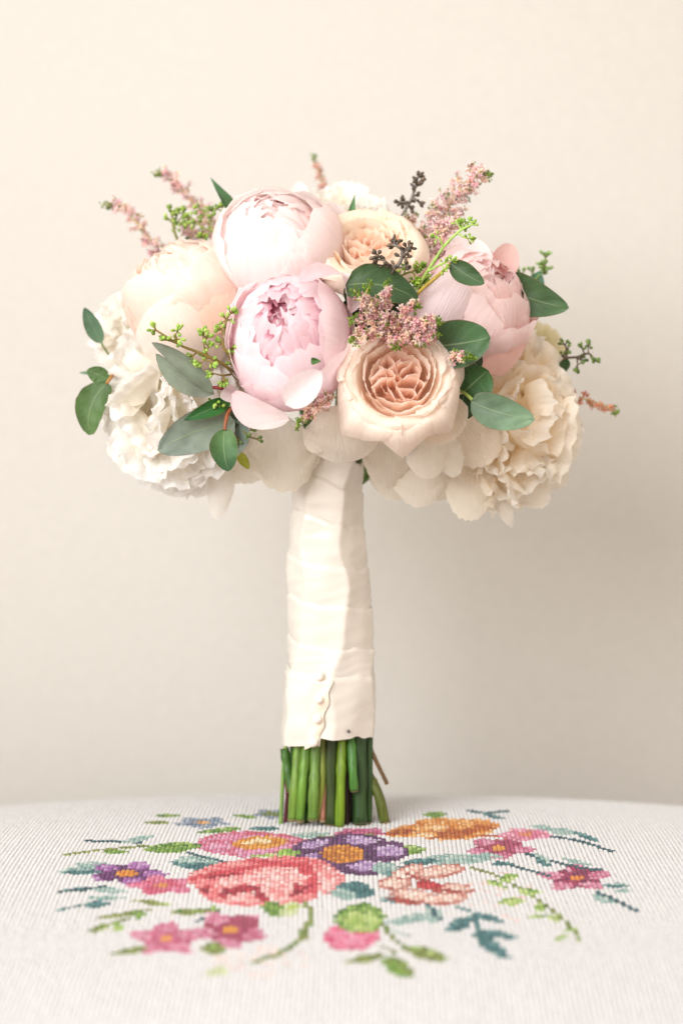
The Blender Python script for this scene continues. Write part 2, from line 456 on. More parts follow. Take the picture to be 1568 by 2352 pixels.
# purple flower
PUR = ['5a2a5e', '6f3a72', '4a1f50']; LAV = ['b08fc0', 'c6aad2', '9d78b0', 'd4c0dc']
mid = motif('embroidered_flower')
for e in [(722, 196, 52, 15, -10), (735, 230, 52, 18, 12), (822, 188, 64, 17, 4), (884, 212, 54, 24, 0), (825, 246, 64, 21, 4)]:
    paint(ell(*e, noise=.06), PUR, mid)
    paint(ell(e[0] + (12 if e[0] > 780 else 0), e[1] - 1, e[2] * .66, e[3] * .56, e[4], noise=.15), LAV, mid)
paint(ell(785, 218, 57, 25, 0, .05), PUR, mid)
paint(ell(787, 218, 50, 21, 0, .05), ['d48a24', 'c2761a', 'e09c3c', 'b0641a'], mid)
# violet and pink on the left
flowerm('embroidered_flower', 292, 262, 92, 28, 5, ['a86aae', '8d4c94', 'c496c8'], ['6b2c6c', '5a2460'], ['e09a3a', 'd8852a'], 0.1, .24, 2.6)
flowerm('embroidered_flower', 372, 290, 80, 24, 5, ['dc7f9c', 'e29ab4', 'cf6488'], ['c84f6c', 'd06a84'], ['d88f4c'], 0.7, .16, 1.8)
# coral rose
mid = motif('embroidered_rose')
COR = ['e2707a', 'e98a8e', 'd9565f', 'efa6a4']; LCO = ['f0b6b2', 'f4c9c6', 'ea9a9a', 'f7dbd8']; DCO = ['a81f38', 'c23648', '8f1630']
for e in [(560, 262, 130, 32, -6), (665, 262, 108, 40, 0), (555, 305, 104, 32, 4), (650, 300, 84, 38, 0), (752, 278, 42, 32, 20)]:
    paint(ell(*e, noise=.04), COR, mid)
for e in [(650, 268, 76, 24, -6), (560, 278, 70, 14, -8), (640, 305, 46, 28, 0), (748, 276, 30, 26, 15), (560, 318, 54, 12, 0)]:
    paint(ell(*e, noise=.25), LCO + ['e98a8e'], mid)
for e in [(540, 256, 108, 5, -10), (640, 240, 72, 6, 6), (700, 252, 22, 15, 20), (722, 285, 12, 26, 5)]:
    paint(ell(*e, noise=.2), ['d9565f', 'cf4452', 'c23648'], mid)
for e in [(560, 298, 44, 8, -4), (520, 312, 26, 8, 0), (600, 315, 20, 9, 30), (682, 295, 9, 12, 0), (690, 302, 30, 5, -30), (470, 300, 8, 10, 0), (510, 268, 50, 3, -6)]:
    paint(ell(*e, noise=.15), DCO, mid)
paint(ell(528, 317, 12, 5, 0), LCO, mid)
leafm(888, 252, 38, 17, 6, PTL); leafm(905, 266, 24, 8, 10, TEAL)
leafm(1045, 230, 96, 15, -2, PTL, PTL[:2]); leafm(965, 236, 48, 9, -4, TEAL)
linem([(915, 247), (955, 250), (975, 258)], 4, DTL)
leafm(818, 300, 46, 22, 8, TEAL); leafm(788, 310, 34, 14, 10, PTL); leafm(905, 320, 32, 11, -6, PTL, TEAL)
# dahlia with brown-edged petals
mid = motif('embroidered_flower')
for e in [(935, 262, 44, 17, -20), (1010, 258, 56, 16, -8), (905, 287, 40, 15, 0), (1040, 300, 46, 15, 0), (950, 315, 50, 17, 8), (1020, 322, 54, 14, -4)]:
    big = ell(*e, noise=.04); small = ell(e[0], e[1] - 2, e[2] * .82, e[3] * .68, e[4], noise=.06)
    paint(big, ['c4796e', 'b5655c', 'd09a8c'], mid); paint(small, ['f0d5c9', 'e6c0b2', 'f4e4da', 'dba898'], mid)
for e in [(925, 326, 36, 6, 10), (965, 276, 44, 4, 20), (1010, 300, 52, 4, 6)]:
    paint(ell(*e), ['9c3a34', 'b04a40'], mid)
paint(ell(987, 289, 30, 9, 6), ['c0303a', 'a82430', 'd2464a'], mid)
# right side
PNK = ['cf7a98', 'd995ae', 'c0607f', 'e0a8bc']; PND = ['9c3a58', 'b04a6a']
flowerm('embroidered_flower', 1210, 173, 70, 16, 5, ['e2a0b8', 'eab8ca', 'd9789c'], ['d07a78', 'd9789c'], ['d98a5a'], 0.5, .2)
flowerm('embroidered_flower', 1146, 204, 80, 27, 5, PNK, PND, ['dc9a44'], 0.2, .2, -0.9)
flowerm('embroidered_flower', 1322, 273, 84, 32, 5, PNK, ['a03058', '7a2450'], ['e08a3a'], 0.9, .16, -1.3)
leafm(1245, 157, 26, 7, 8, PTL); leafm(1290, 166, 36, 9, 6, PTL); linem([(1270, 178), (1330, 188), (1405, 212)], 5, DTL); leafm(1345, 178, 30, 7, 20, TEAL)
linem([(1205, 216), (1270, 236), (1330, 248), (1385, 256)], 5.5, DTL); leafm(1245, 232, 24, 12, 30, PTL, TEAL); leafm(1325, 236, 36, 6, 12, PTL)
linem([(1140, 236), (1190, 248), (1262, 268)], 5, DTL); leafm(1155, 241, 30, 5, 0, TEAL)
leafm(1130, 221, 30, 5, 10, PTL); leafm(1385, 320, 26, 12, 20, PTL); linem([(1370, 305), (1410, 322), (1460, 348)], 5, DTL)
leafm(1415, 290, 34, 7, 0, PTL, TEAL); leafm(1430, 303, 20, 6, 0, PTL)
linem([(1080, 250), (1140, 268), (1190, 295), (1245, 330), (1290, 365), (1330, 405)], 5, OLV)
for a in [(1168, 272, 26, 10, -10), (1140, 287, 26, 7, 20), (1216, 305, 26, 9, 4), (1176, 327, 30, 11, -4), (1240, 342, 14, 12, 0), (1270, 366, 20, 8, 20), (1232, 362, 20, 5, 0), (1310, 392, 22, 5, -10), (1290, 410, 18, 5, -20), (1328, 414, 10, 8, 0)]:
    leafm(*a, pal=LGR + GRN[:2])
mid = motif('embroidered_blossom_haze')
pk = (((IU - 1150) / 90) ** 2 + ((IV - 318) / 60) ** 2 < 1) & (rng.random(nst) < 0.10) & (mot == 0)
paint(pk, ['f2d8d2', 'f0cdc8'], mid)
pk = (((IU - 600) / 110) ** 2 + ((IV - 465) / 34) ** 2 < 1) & (rng.random(nst) < 0.22) & (mot == 0)
paint(pk, ['f2dcd6', 'f3e2da'], mid)
# near band
leafm(350, 330, 46, 7, 8, OLV + LGR); leafm(320, 355, 15, 14, 0, GRN); leafm(262, 361, 40, 7, -6, OLV)
linem([(230, 365), (300, 350), (350, 345)], 4, OLV); leafm(232, 387, 36, 7, -16, LGR + OLV); leafm(270, 385, 12, 13, 0, LGR); linem([(215, 398), (262, 375), (300, 366)], 4, OLV)
leafm(438, 350, 42, 9, -2, OLV + GRN); linem([(450, 374), (475, 362), (500, 350)], 5, DTL); leafm(490, 345, 12, 9, 0, GRN)
leafm(630, 345, 32, 20, 15, GRN); leafm(668, 345, 26, 20, -20, ['c9d6a4', 'd3dcb4', 'b5c865'])
linem([(700, 332), (714, 352), (708, 380), (694, 404), (668, 432), (628, 452), (585, 466)], 8, OLV + ['7d9a5e']); leafm(698, 400, 15, 17, 0, OLV + ['7d9a5e'])
flowerm('embroidered_flower', 383, 412, 88, 40, 5, ['d98ba4', 'e2a6ba', 'cf7292'], ['c0607a', 'cf7292'], ['e09a54'], 0.95, .15)
flowerm('embroidered_flower', 530, 392, 92, 46, 5, PNK, PND, ['e09a3a'], 0.4, .16, -0.8)
leafm(300, 440, 44, 9, -10, OLV); leafm(490, 436, 28, 18, 0, OLV + LGR); leafm(503, 488, 26, 12, -8, ['d3dcb4', 'c9d6a4'])
mid = motif('embroidered_bud')
paint(ell(810, 405, 66, 34, -4, .05), ['d8557c', 'e27a9a', 'c9406c', 'e897b0'], mid)
paint(ell(800, 412, 40, 18, 0, .2), ['e9a2ba', 'e27a9a'], mid)
paint((ell(828, 366, 58, 34, 0, .05)) & (IV < 398 - 0.0012 * (IU - 830) ** 2 * -1), GRN, mid)
paint(ell(832, 372, 40, 24, 0, .1), LGR + ['b5c865'], mid); paint(ell(838, 340, 14, 12, 0), GRN, mid)
linem([(878, 380), (905, 412), (935, 438)], 6, OLV + GRN[:1]); leafm(842, 458, 50, 11, -10, OLV); leafm(978, 446, 50, 17, 16, LGR + OLV, OLV)
leafm(914, 478, 40, 24, 28, GRN[:2] + OLV); linem([(880, 430), (905, 445), (912, 460)], 4, OLV)
linem([(900, 392), (935, 405)], 4, PTL)
leafm(938, 368, 58, 12, -8, PTL); leafm(992, 358, 20, 24, -10, PTL); linem([(985, 335), (995, 350), (1010, 368)], 5, DTL)
leafm(1058, 378, 34, 16, -24, TEAL); linem([(1055, 340), (1090, 358), (1098, 400), (1110, 430)], 6, TEAL); leafm(1120, 364, 42, 9, 14, TEAL)
leafm(1138, 402, 50, 10, 10, TEAL); leafm(1130, 430, 52, 17, 34, TEAL)
# stitch geometry, oriented along the slope
hx, hy, tx, ty, hh = PX * 0.49, PYY * 0.50, PX * 0.27, PYY * 0.36, 0.00085
corn = np.array([(-hx, -hy, 0), (hx, -hy, 0), (hx, hy, 0), (-hx, hy, 0), (-tx, -ty, hh), (tx, -ty, hh), (tx, ty, hh), (-tx, ty, hh)])
FQ = np.array([(4, 5, 6, 7), (0, 1, 5, 4), (1, 2, 6, 5), (2, 3, 7, 6), (3, 0, 4, 7)])
hj = rng.uniform(0.8, 1.2, nst)
VV = corn[None] * np.stack([np.ones(nst), np.ones(nst), hj], 1)[:, None, :]
VV = VV + np.stack([GX, GYj, np.zeros(nst)], 1)[:, None, :]
VV[:, :, 2] += ztop(rho(VV[:, :, 0], VV[:, :, 1])) - 0.0004
for i, nm in enumerate(MOTIFS):
    idx = np.where(mot == i)[0]
    if not len(idx): continue
    v = VV[idx].reshape(-1, 3)
    f = (FQ[None] + (np.arange(len(idx)) * 8)[:, None, None]).reshape(-1, 4)
    build(nm, v, f, M_STITCH, ottoman, col=np.repeat(scol[idx], 8, 0), kind='stuff' if i == 0 or 'haze' in nm else None)

# ---------------------------------------------------------------- petals
def wob(rs, n=3, f=1.0):
    """a smooth random function of one variable, about -1..1"""
    a = rs.uniform(0.5, 1, n); p = rs.uniform(0, 2 * PI, n); q = rs.uniform(0.7, 1.3, n) * f * (1 + np.arange(n))
    a = a / np.arange(1, n + 1); a /= a.sum()
    return lambda x: sum(a[i] * np.sin(q[i] * x + p[i]) for i in range(n))

def mixc(a, b, t):
    t = np.asarray(t)[..., None]
    return np.asarray(a) * (1 - t) + np.asarray(b) * t

def sstep(a, b, x):
    t = np.clip((x - a) / (b - a), 0, 1); return t * t * (3 - 2 * t)

def uvgrid(nu, nv):
    u = np.linspace(-1, 1, nu + 1); v = np.linspace(0, 1, nv + 1)
    U, Vv = np.meshgrid(u, v); return U.ravel(), Vv.ravel()

def cup_petal(root, rs, R, phi, th0, th1, wid, rad=1.0, tip=1.0, flare=0.0, ruff=0.03, edge=0.0, round_=0.35, basew=0.35,
              cb=(1, 1, 1), ct=(1, 1, 1), cpow=1.5, ccurve=None, nu=14, nv=14, mat=None, freq=7, jag=0.03, sc=(1, 1, 1), rimc=None, name='petal'):
    """a petal that hugs a globe (flower frame: +Z is where the flower faces); angles in degrees from +Z"""
    U, Vv = uvgrid(nu, nv)
    w1, w2, w3, w4 = wob(rs, 3, freq * .5), wob(rs, 3, freq), wob(rs, 4, freq * 1.4), wob(rs, 2, 3)
    L = 1 - round_ * np.abs(U) ** 2.6 + jag * w3(U * 2.2)
    vv = Vv * L
    th = np.radians(th0 + (th1 - th0) * vv)
    f = basew + (1 - basew) * np.sin(PI / 2 * np.clip(vv / 0.62, 0, 1)) ** 1.0
    a = math.radians(wid) * f * U
    ph = math.radians(phi)
    mer = np.stack([np.sin(th) * math.cos(ph), np.sin(th) * math.sin(ph), np.cos(th)], 1)
    t = np.array([-math.sin(ph), math.cos(ph), 0.0])
    d = np.cos(a)[:, None] * mer + np.sin(a)[:, None] * t
    rr = rad + (tip - rad) * vv + flare * sstep(0.72, 1.0, vv) ** 1.5 + edge * U ** 2 * vv
    rr = rr + ruff * (vv ** 3) * w2(U * 2.5) + ruff * .5 * w1(U * 2 + vv * 3) * vv + 0.018 * w4(vv * 4 + U) + .005 * np.sin(U * 11 + phi) * sstep(.1, .5, vv) + .003 * np.sin(U * 23 + 2 * phi) * vv
    P = d * rr[:, None] * R * np.array(sc)
    c = mixc(cb, ct, vv ** cpow)
    if rimc is not None: c = mixc(c, rimc, sstep(.93, .99, Vv) * 0.8)
    uv = np.stack([U * .5 + .5 + rs.uniform(0, 9), Vv], 1)
    return build(name, P, gridfaces(nu, nv), mat or M_PETAL, root, col=c * rs.uniform(.97, 1.03), uv=uv, world=False)

def frame(axis, up=(0, 0, 1)):
    z = Vector(axis).normalized(); x = Vector(up).cross(z)
    if x.length < 1e-4: x = Vector((1, 0, 0))
    x.normalize(); y = z.cross(x)
    return Matrix((x, y, z)).transposed()

def blade(name, root, p0, p1, width, mat, c0, c1=None, shape=(0.8, 0.7), face=(0, -1, 0), bend=0.0, cup=0.0, ruff=0.0, notch=0.0,
          curl=0.0, side=0.0, seed=0, nu=12, nv=16, basew=0.0, freq=6, jag=0.0, label=None, twist=0.0):
    """a leaf or a loose petal from p0 to p1, width metres across"""
    rs = np.random.default_rng(seed + 1000)
    p0, p1 = np.array(p0, float), np.array(p1, float)
    t = p1 - p0; L = np.linalg.norm(t); td = t / L
    n = np.array(face, float); n -= td * n.dot(td); n /= np.linalg.norm(n)
    s = np.cross(td, n)
    U, Vv = uvgrid(nu, nv)
    f = np.sin(PI * np.clip(Vv, 0.0, 1.0) ** shape[0]) ** shape[1] if shape[0] != 'petal' else Vv
    f = np.maximum(f, basew * (1 - Vv))
    if shape[0] == 'petal': f = shape[1] + (1 - shape[1]) * np.sin(PI / 2 * np.clip(Vv / .72, 0, 1))
    w2, w3, w4 = wob(rs, 3, freq), wob(rs, 4, freq * 1.5), wob(rs, 2, 3)
    tw = twist * (Vv - 0.3)
    lat = U * width / 2 * f * (1 + jag * w3(Vv * 6 + U))
    hgt = cup * width * (U * f) ** 2 + ruff * width * w2(Vv * 4 + np.sign(U) * 2) * np.abs(U) ** 1.5 * f + 0.25 * ruff * width * w4(Vv * 5 + U * 2)
    along = Vv - notch * np.exp(-(U / 0.35) ** 2) * sstep(.75, 1, Vv) + jag * w3(U * 2.2) * Vv ** 4 * .6
    if shape[0] == 'petal': along = along - .34 * np.abs(U) ** 2.4 * Vv
    P = p0 + td * (along * L)[:, None] + s * (lat * np.cos(tw) - hgt * np.sin(tw))[:, None] + n * (hgt * np.cos(tw) + lat * np.sin(tw))[:, None]
    P = P + n * (bend * L * 4 * Vv * (1 - Vv) + curl * L * Vv ** 3)[:, None] + s * (side * L * 4 * Vv * (1 - Vv))[:, None]
    c1 = c0 if c1 is None else c1
    c = mixc(c0, c1, Vv)
    return build(name, P, gridfaces(nu, nv), mat, root, col=c, uv=np.stack([U * .5 + .5, Vv], 1), label=label)

WHITE = srgb('fbf8f4'); CREAM = srgb('f6ecd8'); IVORY = srgb('f8f1e6')
PINK = srgb('f6dfe2'); PINK2 = srgb('f0cfd8'); PEACH = srgb('f3cfae'); BLUSH = srgb('f7e6dd'); MAG = srgb('b8215f')

FLOWERS = 'flowers of the bridal bouquet'

def peony_globe(label, c, axis, R, sc, pal, seed, opening=34, roll=0, magenta=False, outer=5, crinkle=1.0, kind='peony'):
    rs = np.random.default_rng(seed)
    root = thing(kind, label, kind, c, FLOWERS, frame(axis))
    pale, mid, deep = pal
    for i in range(outer):                      # broad smooth guard petals
        cup_petal(root, rs, R, roll + i * 360 / outer * 2 + rs.uniform(-12, 12), 172, opening + 14 + rs.uniform(-12, 22), 74, rad=.95, tip=1.0 + (i % 3) * .035,
                  flare=rs.uniform(-.06, .07), ruff=.030, edge=-0.03, round_=.42, cb=mid, ct=pale, sc=sc, jag=.025, freq=5, nu=20, nv=18)
    for i in range(outer + 1):
        cup_petal(root, rs, R, roll + 33 + i * 360 / (outer + 1) + rs.uniform(-14, 14), 165, opening + rs.uniform(-10, 14), 60, rad=.90, tip=.955 + (i % 2) * .02,
                  flare=rs.uniform(-.08, .0), ruff=.03, round_=.34, cb=mid, ct=pale, sc=sc, jag=.045, freq=6, nu=20, nv=18)
    for i in range(4):                          # short loose petals standing a little off the globe
        cup_petal(root, rs, R, roll + 60 + i * 97 + rs.uniform(-14, 14), 150, rs.uniform(56, 84), 50, rad=.98, tip=1.05, flare=rs.uniform(.0, .10), ruff=.035, edge=-.02,
                  round_=.45, cb=mid, ct=pale, sc=sc, jag=.05, freq=5, nu=20, nv=18)
    for i in range(13):                         # crumpled inner petals crowd the opening up to the globe's surface
        cup_petal(root, rs, R, roll + i * 137.5, 120, rs.uniform(6, opening - 4), rs.uniform(24, 36), rad=.62, tip=rs.uniform(.84, .95), flare=rs.uniform(-.08, .03), ruff=.045 * crinkle,
                  round_=.25, cb=deep, ct=mixc(pale, mid, rs.uniform(0, 1)), cpow=1.0, sc=sc, jag=.08, freq=3.2, nu=18, nv=12, rimc=MAG if magenta and i in (4, 9) else None)
    for i in range(9):
        cup_petal(root, rs, R, roll + i * 137.5 + 40, 100, rs.uniform(-10, 14), rs.uniform(12, 22), rad=.5, tip=rs.uniform(.62, .86), ruff=.07 * crinkle,
                  round_=.2, cb=MAG if magenta else deep, ct=mixc(mid, MAG, .55) if magenta and i % 3 == 0 else mixc(pale, mid, rs.uniform(0, 1)), cpow=.7 if magenta else 1.0, sc=sc, jag=.10, freq=4, nu=16, nv=10, rimc=MAG if magenta and i % 4 == 0 else None)
    return root

# --- front pink peony
P_PINK = (srgb('fcf1f3'), srgb('fae3ea'), srgb('f3c3d0'))
pf = peony_globe('pale pink peony in front with a magenta-edged centre, left of the open rose', W(668, 782, -0.075), (-0.14, -0.86, 0.46), 0.0415, (0.98, 1.14, 1.0), P_PINK, 3, opening=27, magenta=True, roll=20)
blade('petal', pf, W(532, 905, -.098), W(665, 965, -.108), 0.019, M_PETAL, srgb('f7dfe2'), srgb('fbf0ee'), shape=(.9, .5), cup=.25, bend=.06, ruff=.06, seed=4, side=.12)
blade('petal', pf, W(655, 930, -.122), W(738, 852, -.117), 0.020, M_PETAL, srgb('fdf8fa'), srgb('fdf8fa'), shape=(.75, .6), cup=.35, bend=.12, ruff=.03, seed=5)
blade('petal', pf, W(690, 650, -.11), W(790, 630, -.08), 0.016, M_PETAL, srgb('f8dfe6'), srgb('fceff2'), shape=(.8, .5), cup=.4, bend=.05, ruff=.05, seed=6, face=(0, -.6, .8))
blade('petal', pf, W(806, 720, -.085), W(788, 625, -.075), 0.014, M_PETAL, srgb('f7dde4'), srgb('fdf3f5'), shape=(.9, .5), cup=.5, bend=.1, seed=7, face=(.5, -.8, .1))
blade('petal', pf, W(545, 900, -.08), W(505, 912, -.09), 0.012, M_PETAL, srgb('f7dde4'), srgb('fdf3f5'), cup=.2, seed=8)

# --- pale pink peony on top
P_PALE = (srgb('fdf5f4'), srgb('fbeae8'), srgb('f7dad6'))
p2 = peony_globe('large pale blush peony at the top of the bouquet', W(640, 580, -0.03), (-0.16, -0.62, 0.77), 0.0455, (1.02, 1.0, 1.0), P_PALE, 11, opening=28, roll=50)
blade('petal', p2, W(735, 560, -.01), W(775, 470, -.005), 0.030, M_PETAL, srgb('f9dfe2'), srgb('fdf0f0'), shape=('petal', .35), cup=.25, bend=.1, seed=12, ruff=.05)
blade('petal', p2, W(545, 690, -.04), W(515, 545, -.035), 0.026, M_PETAL, srgb('fbe9e8'), srgb('fdf6f4'), shape=(.7, .5), cup=.35, bend=.1, seed=13)

# --- pink peony on the right
P_ROSY = (srgb('fdf0ef'), srgb('fbe6e4'), srgb('f8d6d0'))
p3 = peony_globe('rosy pink peony with crinkled petals behind the round eucalyptus leaves', W(1085, 705, -0.035), (0.35, -0.55, 0.66), 0.0395, (1.02, 1.12, 1.0), P_ROSY, 21, opening=30, roll=10)
blade('petal', p3, W(1060, 650, -.045), W(1085, 545, -.04), 0.032, M_PETAL, srgb('f8dede'), srgb('fceeee'), shape=('petal', .35), cup=.2, bend=.05, seed=22, ruff=.05)
blade('petal', p3, W(1130, 660, -.045), W(1175, 560, -.02), 0.020, M_PETAL, srgb('f4c8c6'), srgb('f6d4d0'), shape=(.7, .5), cup=.3, bend=.05, seed=23)
blade('petal', p3, W(965, 800, -.068), W(1050, 640, -.082), 0.046, M_CRINKLE, srgb('fbeaf0'), srgb('fdf3f7'), shape=('petal', .35), cup=-.25, bend=.10, seed=24, ruff=.03, jag=.03, nu=20, nv=20)
blade('petal', p3, W(1130, 860, -.06), W(1160, 690, -.06), 0.038, M_PETAL, srgb('f7d0c6'), srgb('fae0dc'), shape=('petal', .35), cup=-.35, bend=.12, seed=25, ruff=.03)

# --- roses
def rose(label, c, axis, R, seed, col_out, col_mid, col_in, roll=0, rings=None, folds=True, up=(0, 0, 1), off=(0.03, 0.05)):
    rs = np.random.default_rng(seed)
    root = thing('rose', label, 'rose', c, FLOWERS, frame(axis, up))
    rings = rings or ([(5, .98, 1), (4, .84, .8), (3, .72, .45)] + [(10, .62, 0)] + [(5, .32, -1)])
    k = 0
    for cnt, rad0, flat in rings:
        angs = None
        if not isinstance(cnt, int): angs, cnt = cnt, len(cnt)
        for q in range(cnt):
            tt = q / max(1, cnt - 1)
            rk = rad0 * rs.uniform(.97, 1.03) if flat > 0 else rad0 - (.32 * tt if flat == 0 else .12 * tt)
            ph0 = math.radians(roll + (q * 360 / cnt + k * 31 if flat > 0 else k * 137.5)) + rs.uniform(-.1, .1)
            if angs: ph0 = math.radians(angs[q])
            span = math.radians(52 if angs else 58 + 10 * flat) if flat > 0 else math.radians(rs.uniform(58, 78))
            nu, nv = 24, 18
            U, Vv = uvgrid(nu, nv)
            w2, w3, w5 = wob(rs, 3, 4), wob(rs, 4, 7), wob(rs, 2, 3)
            vv = Vv * (1 - .10 * np.abs(U) ** 3 + .012 * w3(U * 2))
            ph = ph0 + U * span * (0.3 + 0.7 * np.sin(PI / 2 * np.clip(vv / .55, 0, 1)))
            if flat > 0:                                  # petals that lean back: cup wall, then a long sloping blade, corner rolled under
                xs_ = [0, .35, .55, .78, .92, 1.0]
                corner = np.exp(-(np.abs(U) / (.22 if angs else .30)) ** 1.5) * (rs.uniform(.9, 2.0) if angs else 1)
                rr_ = np.interp(vv, xs_, [.10, .50, .62, .62 + (rk - .62) * .62, .62 + (rk - .62) * .93, rk])
                zz_ = np.interp(vv, xs_, [-.62, -.18, .16, .22 - .05 * flat, .14 - .10 * flat, .04 - .16 * flat])
                r = rr_ + corner * (.075 if flat > .7 else .04) * sstep(.7, 1, vv) - .10 * np.abs(U) ** 2 * sstep(.6, 1, vv) * flat
                z = zz_ - .10 * corner * sstep(.85, 1, vv) * flat + .05 * w2(U * 2.4) * sstep(.4, 1, vv) + .02 * (k % 4)
                z = z + .10 * np.abs(U) ** 2.5 * sstep(.5, 1, vv)
                r = r * (1 + .05 * U)
            else:                                         # upright walls of the cup
                wall = sstep(0, .55, vv)
                h = (.30 + .04 * rs.uniform(-1, 1)) if flat == 0 else .20 + .05 * rs.uniform(-1, 1)
                h -= (.0 if flat == 0 else .04) + .05 * tt
                r = .08 + (rk - .08) * wall ** .8 * (1 + .07 * w5(U * 2 + k) + .10 * U) + .03 * sstep(.86, 1, vv)
                r = r + .02 * w3(U * 3) * vv ** 3
                z = -.6 + (h + .6) * vv ** 1.4 + .035 * w2(U * 3) * vv ** 3 - .07 * U ** 2 * vv
            P = np.stack([r * np.cos(ph) + off[0] * (1 - max(flat, 0)) , r * np.sin(ph) + off[1] * (1 - max(flat, 0)), z], 1) * R
            if flat > 0: tip, base = col_out, mixc(col_out, col_mid, .8)
            elif flat == 0: tip, base = mixc(col_out, col_mid, .2 + .5 * tt), mixc(col_mid, col_in, .25 + .6 * tt)
            else: tip, base = mixc(col_out, col_in, .35 + .35 * tt), col_in
            c_ = mixc(base, tip, sstep(.55, 1.0, vv))
            build('petal', P, gridfaces(nu, nv), M_PETAL, root, col=c_ * rs.uniform(.98, 1.02), uv=np.stack([U * .5 + rs.uniform(0, 9), Vv], 1), world=False)
            k += 1
    if folds:                                             # the quartered heart: hairpin folds
        Uu, Vf = uvgrid(24, 6)
        fx = Vf * .46 * np.cos(Uu * PI); fy = Vf * .46 * np.sin(Uu * PI)
        build('heart', np.stack([fx, fy, -.16 - .10 * Vf + .04 * np.sin(fx * 22) * np.cos(fy * 19)], 1) * R, gridfaces(24, 6), M_PETAL, root, col=col_in, uv=np.stack([Uu, Vf], 1), world=False)
        for i in range(6):
            a0 = math.radians(roll + i * 60 + rs.uniform(-12, 12)); ln = rs.uniform(.26, .36); gap = rs.uniform(.05, .11)
            pts = []
            for q in np.linspace(0, 1, 25):
                if q < .45: rr, off = ln - (ln - .06) * q / .45, -gap
                elif q > .55: rr, off = .06 + (ln - .06) * (q - .55) / .45, gap
                else: rr, off = .06 - .03 * math.sin((q - .45) / .1 * PI), gap * (q - .5) / .05
                rr2 = rr; sw = .07 * math.sin(rr * 11 + i)
                pts.append((rr2 * math.cos(a0) - (off + sw) * math.sin(a0), rr2 * math.sin(a0) + (off + sw) * math.cos(a0)))
            pts = np.array(pts); nvv = 6
            vs = []; cs = []
            h0 = rs.uniform(.12, .24)
            for j in range(nvv + 1):
                v = j / nvv
                for q, (x, y) in enumerate(pts):
                    vs.append((x * (1 + .1 * v), y * (1 + .1 * v), -.35 + (h0 + .35) * v + .025 * math.sin(q * .9 + i) * v))
                    cs.append(mixc(col_in, col_out, v ** 4 * .7))
            build('petal', np.array(vs) * R, gridfaces(24, nvv), M_PETAL, root, col=np.array(cs), uv=np.zeros((len(vs), 2)), world=False)
    return root

r1 = rose('open cream rose with a peach quartered heart at the front centre', W(912, 876, -0.098), (-0.02, -0.93, 0.36), 0.0450, 31,
          srgb('faf2ea'), srgb('fdf2e7'), srgb('fde6d6'), roll=18, rings=[([-138, -86, -42, 12, 74, 134], .93, 1), (3, .84, .6), (13, .73, 0), (5, .38, -1)])
blade('petal', r1, W(985, 930, -.085), W(1050, 1003, -.09), 0.036, M_PETAL, srgb('eadbc6'), srgb('e9dccb'), shape=('petal', .35), cup=.15, bend=.05, seed=34)
r2 = rose('cream rose at the back, under the dark brown seed sprig', W(845, 586, -0.048), (0.0, -0.76, 0.64), 0.0410, 41,
          srgb('fcf4ea'), srgb('fceedd'), srgb('fbe0cc'), roll=60)
blade('petal', r2, W(770, 640, -.05), W(722, 590, -.045), 0.024, M_PETAL, srgb('f6dcb6'), srgb('f8e4cc'), shape=(.7, .5), cup=.4, bend=.15, seed=42)
blade('petal', r2, W(830, 655, -.065), W(965, 590, -.05), 0.022, M_PETAL, srgb('f8ead8'), srgb('fcf4ea'), shape=(.7, .5), cup=.4, bend=.1, seed=43, face=(0, -.7, .7))
r3 = peony_globe('blush garden rose seen from the side at the upper left', W(436, 690, -0.03), (-0.45, -0.35, 0.82), 0.042, (1.0, 1.0, 1.12),
                 (srgb('fdf4ec'), srgb('fcebdf'), srgb('fad9c6')), 51, opening=34, kind='rose')
blade('petal', r3, W(490, 770, -.068), W(420, 590, -.055), 0.050, M_PETAL, srgb('f9dcc8'), srgb('fceee4'), shape=('petal', .35), cup=-.28, bend=.16, seed=52, nu=18, nv=18, ruff=.03)
blade('petal', r3, W(545, 745, -.06), W(500, 560, -.03), 0.034, M_PETAL, srgb('fad9c4'), srgb('fcf4ee'), shape=('petal', .35), cup=-.35, bend=.08, seed=53)
blade('petal', r3, W(470, 850, -.055), W(390, 680, -.075), 0.066, M_PETAL, srgb('fbf3e8'), srgb('fdf8f2'), shape=('petal', .35), cup=-.25, bend=.12, seed=54, nu=18, nv=18, ruff=.02)

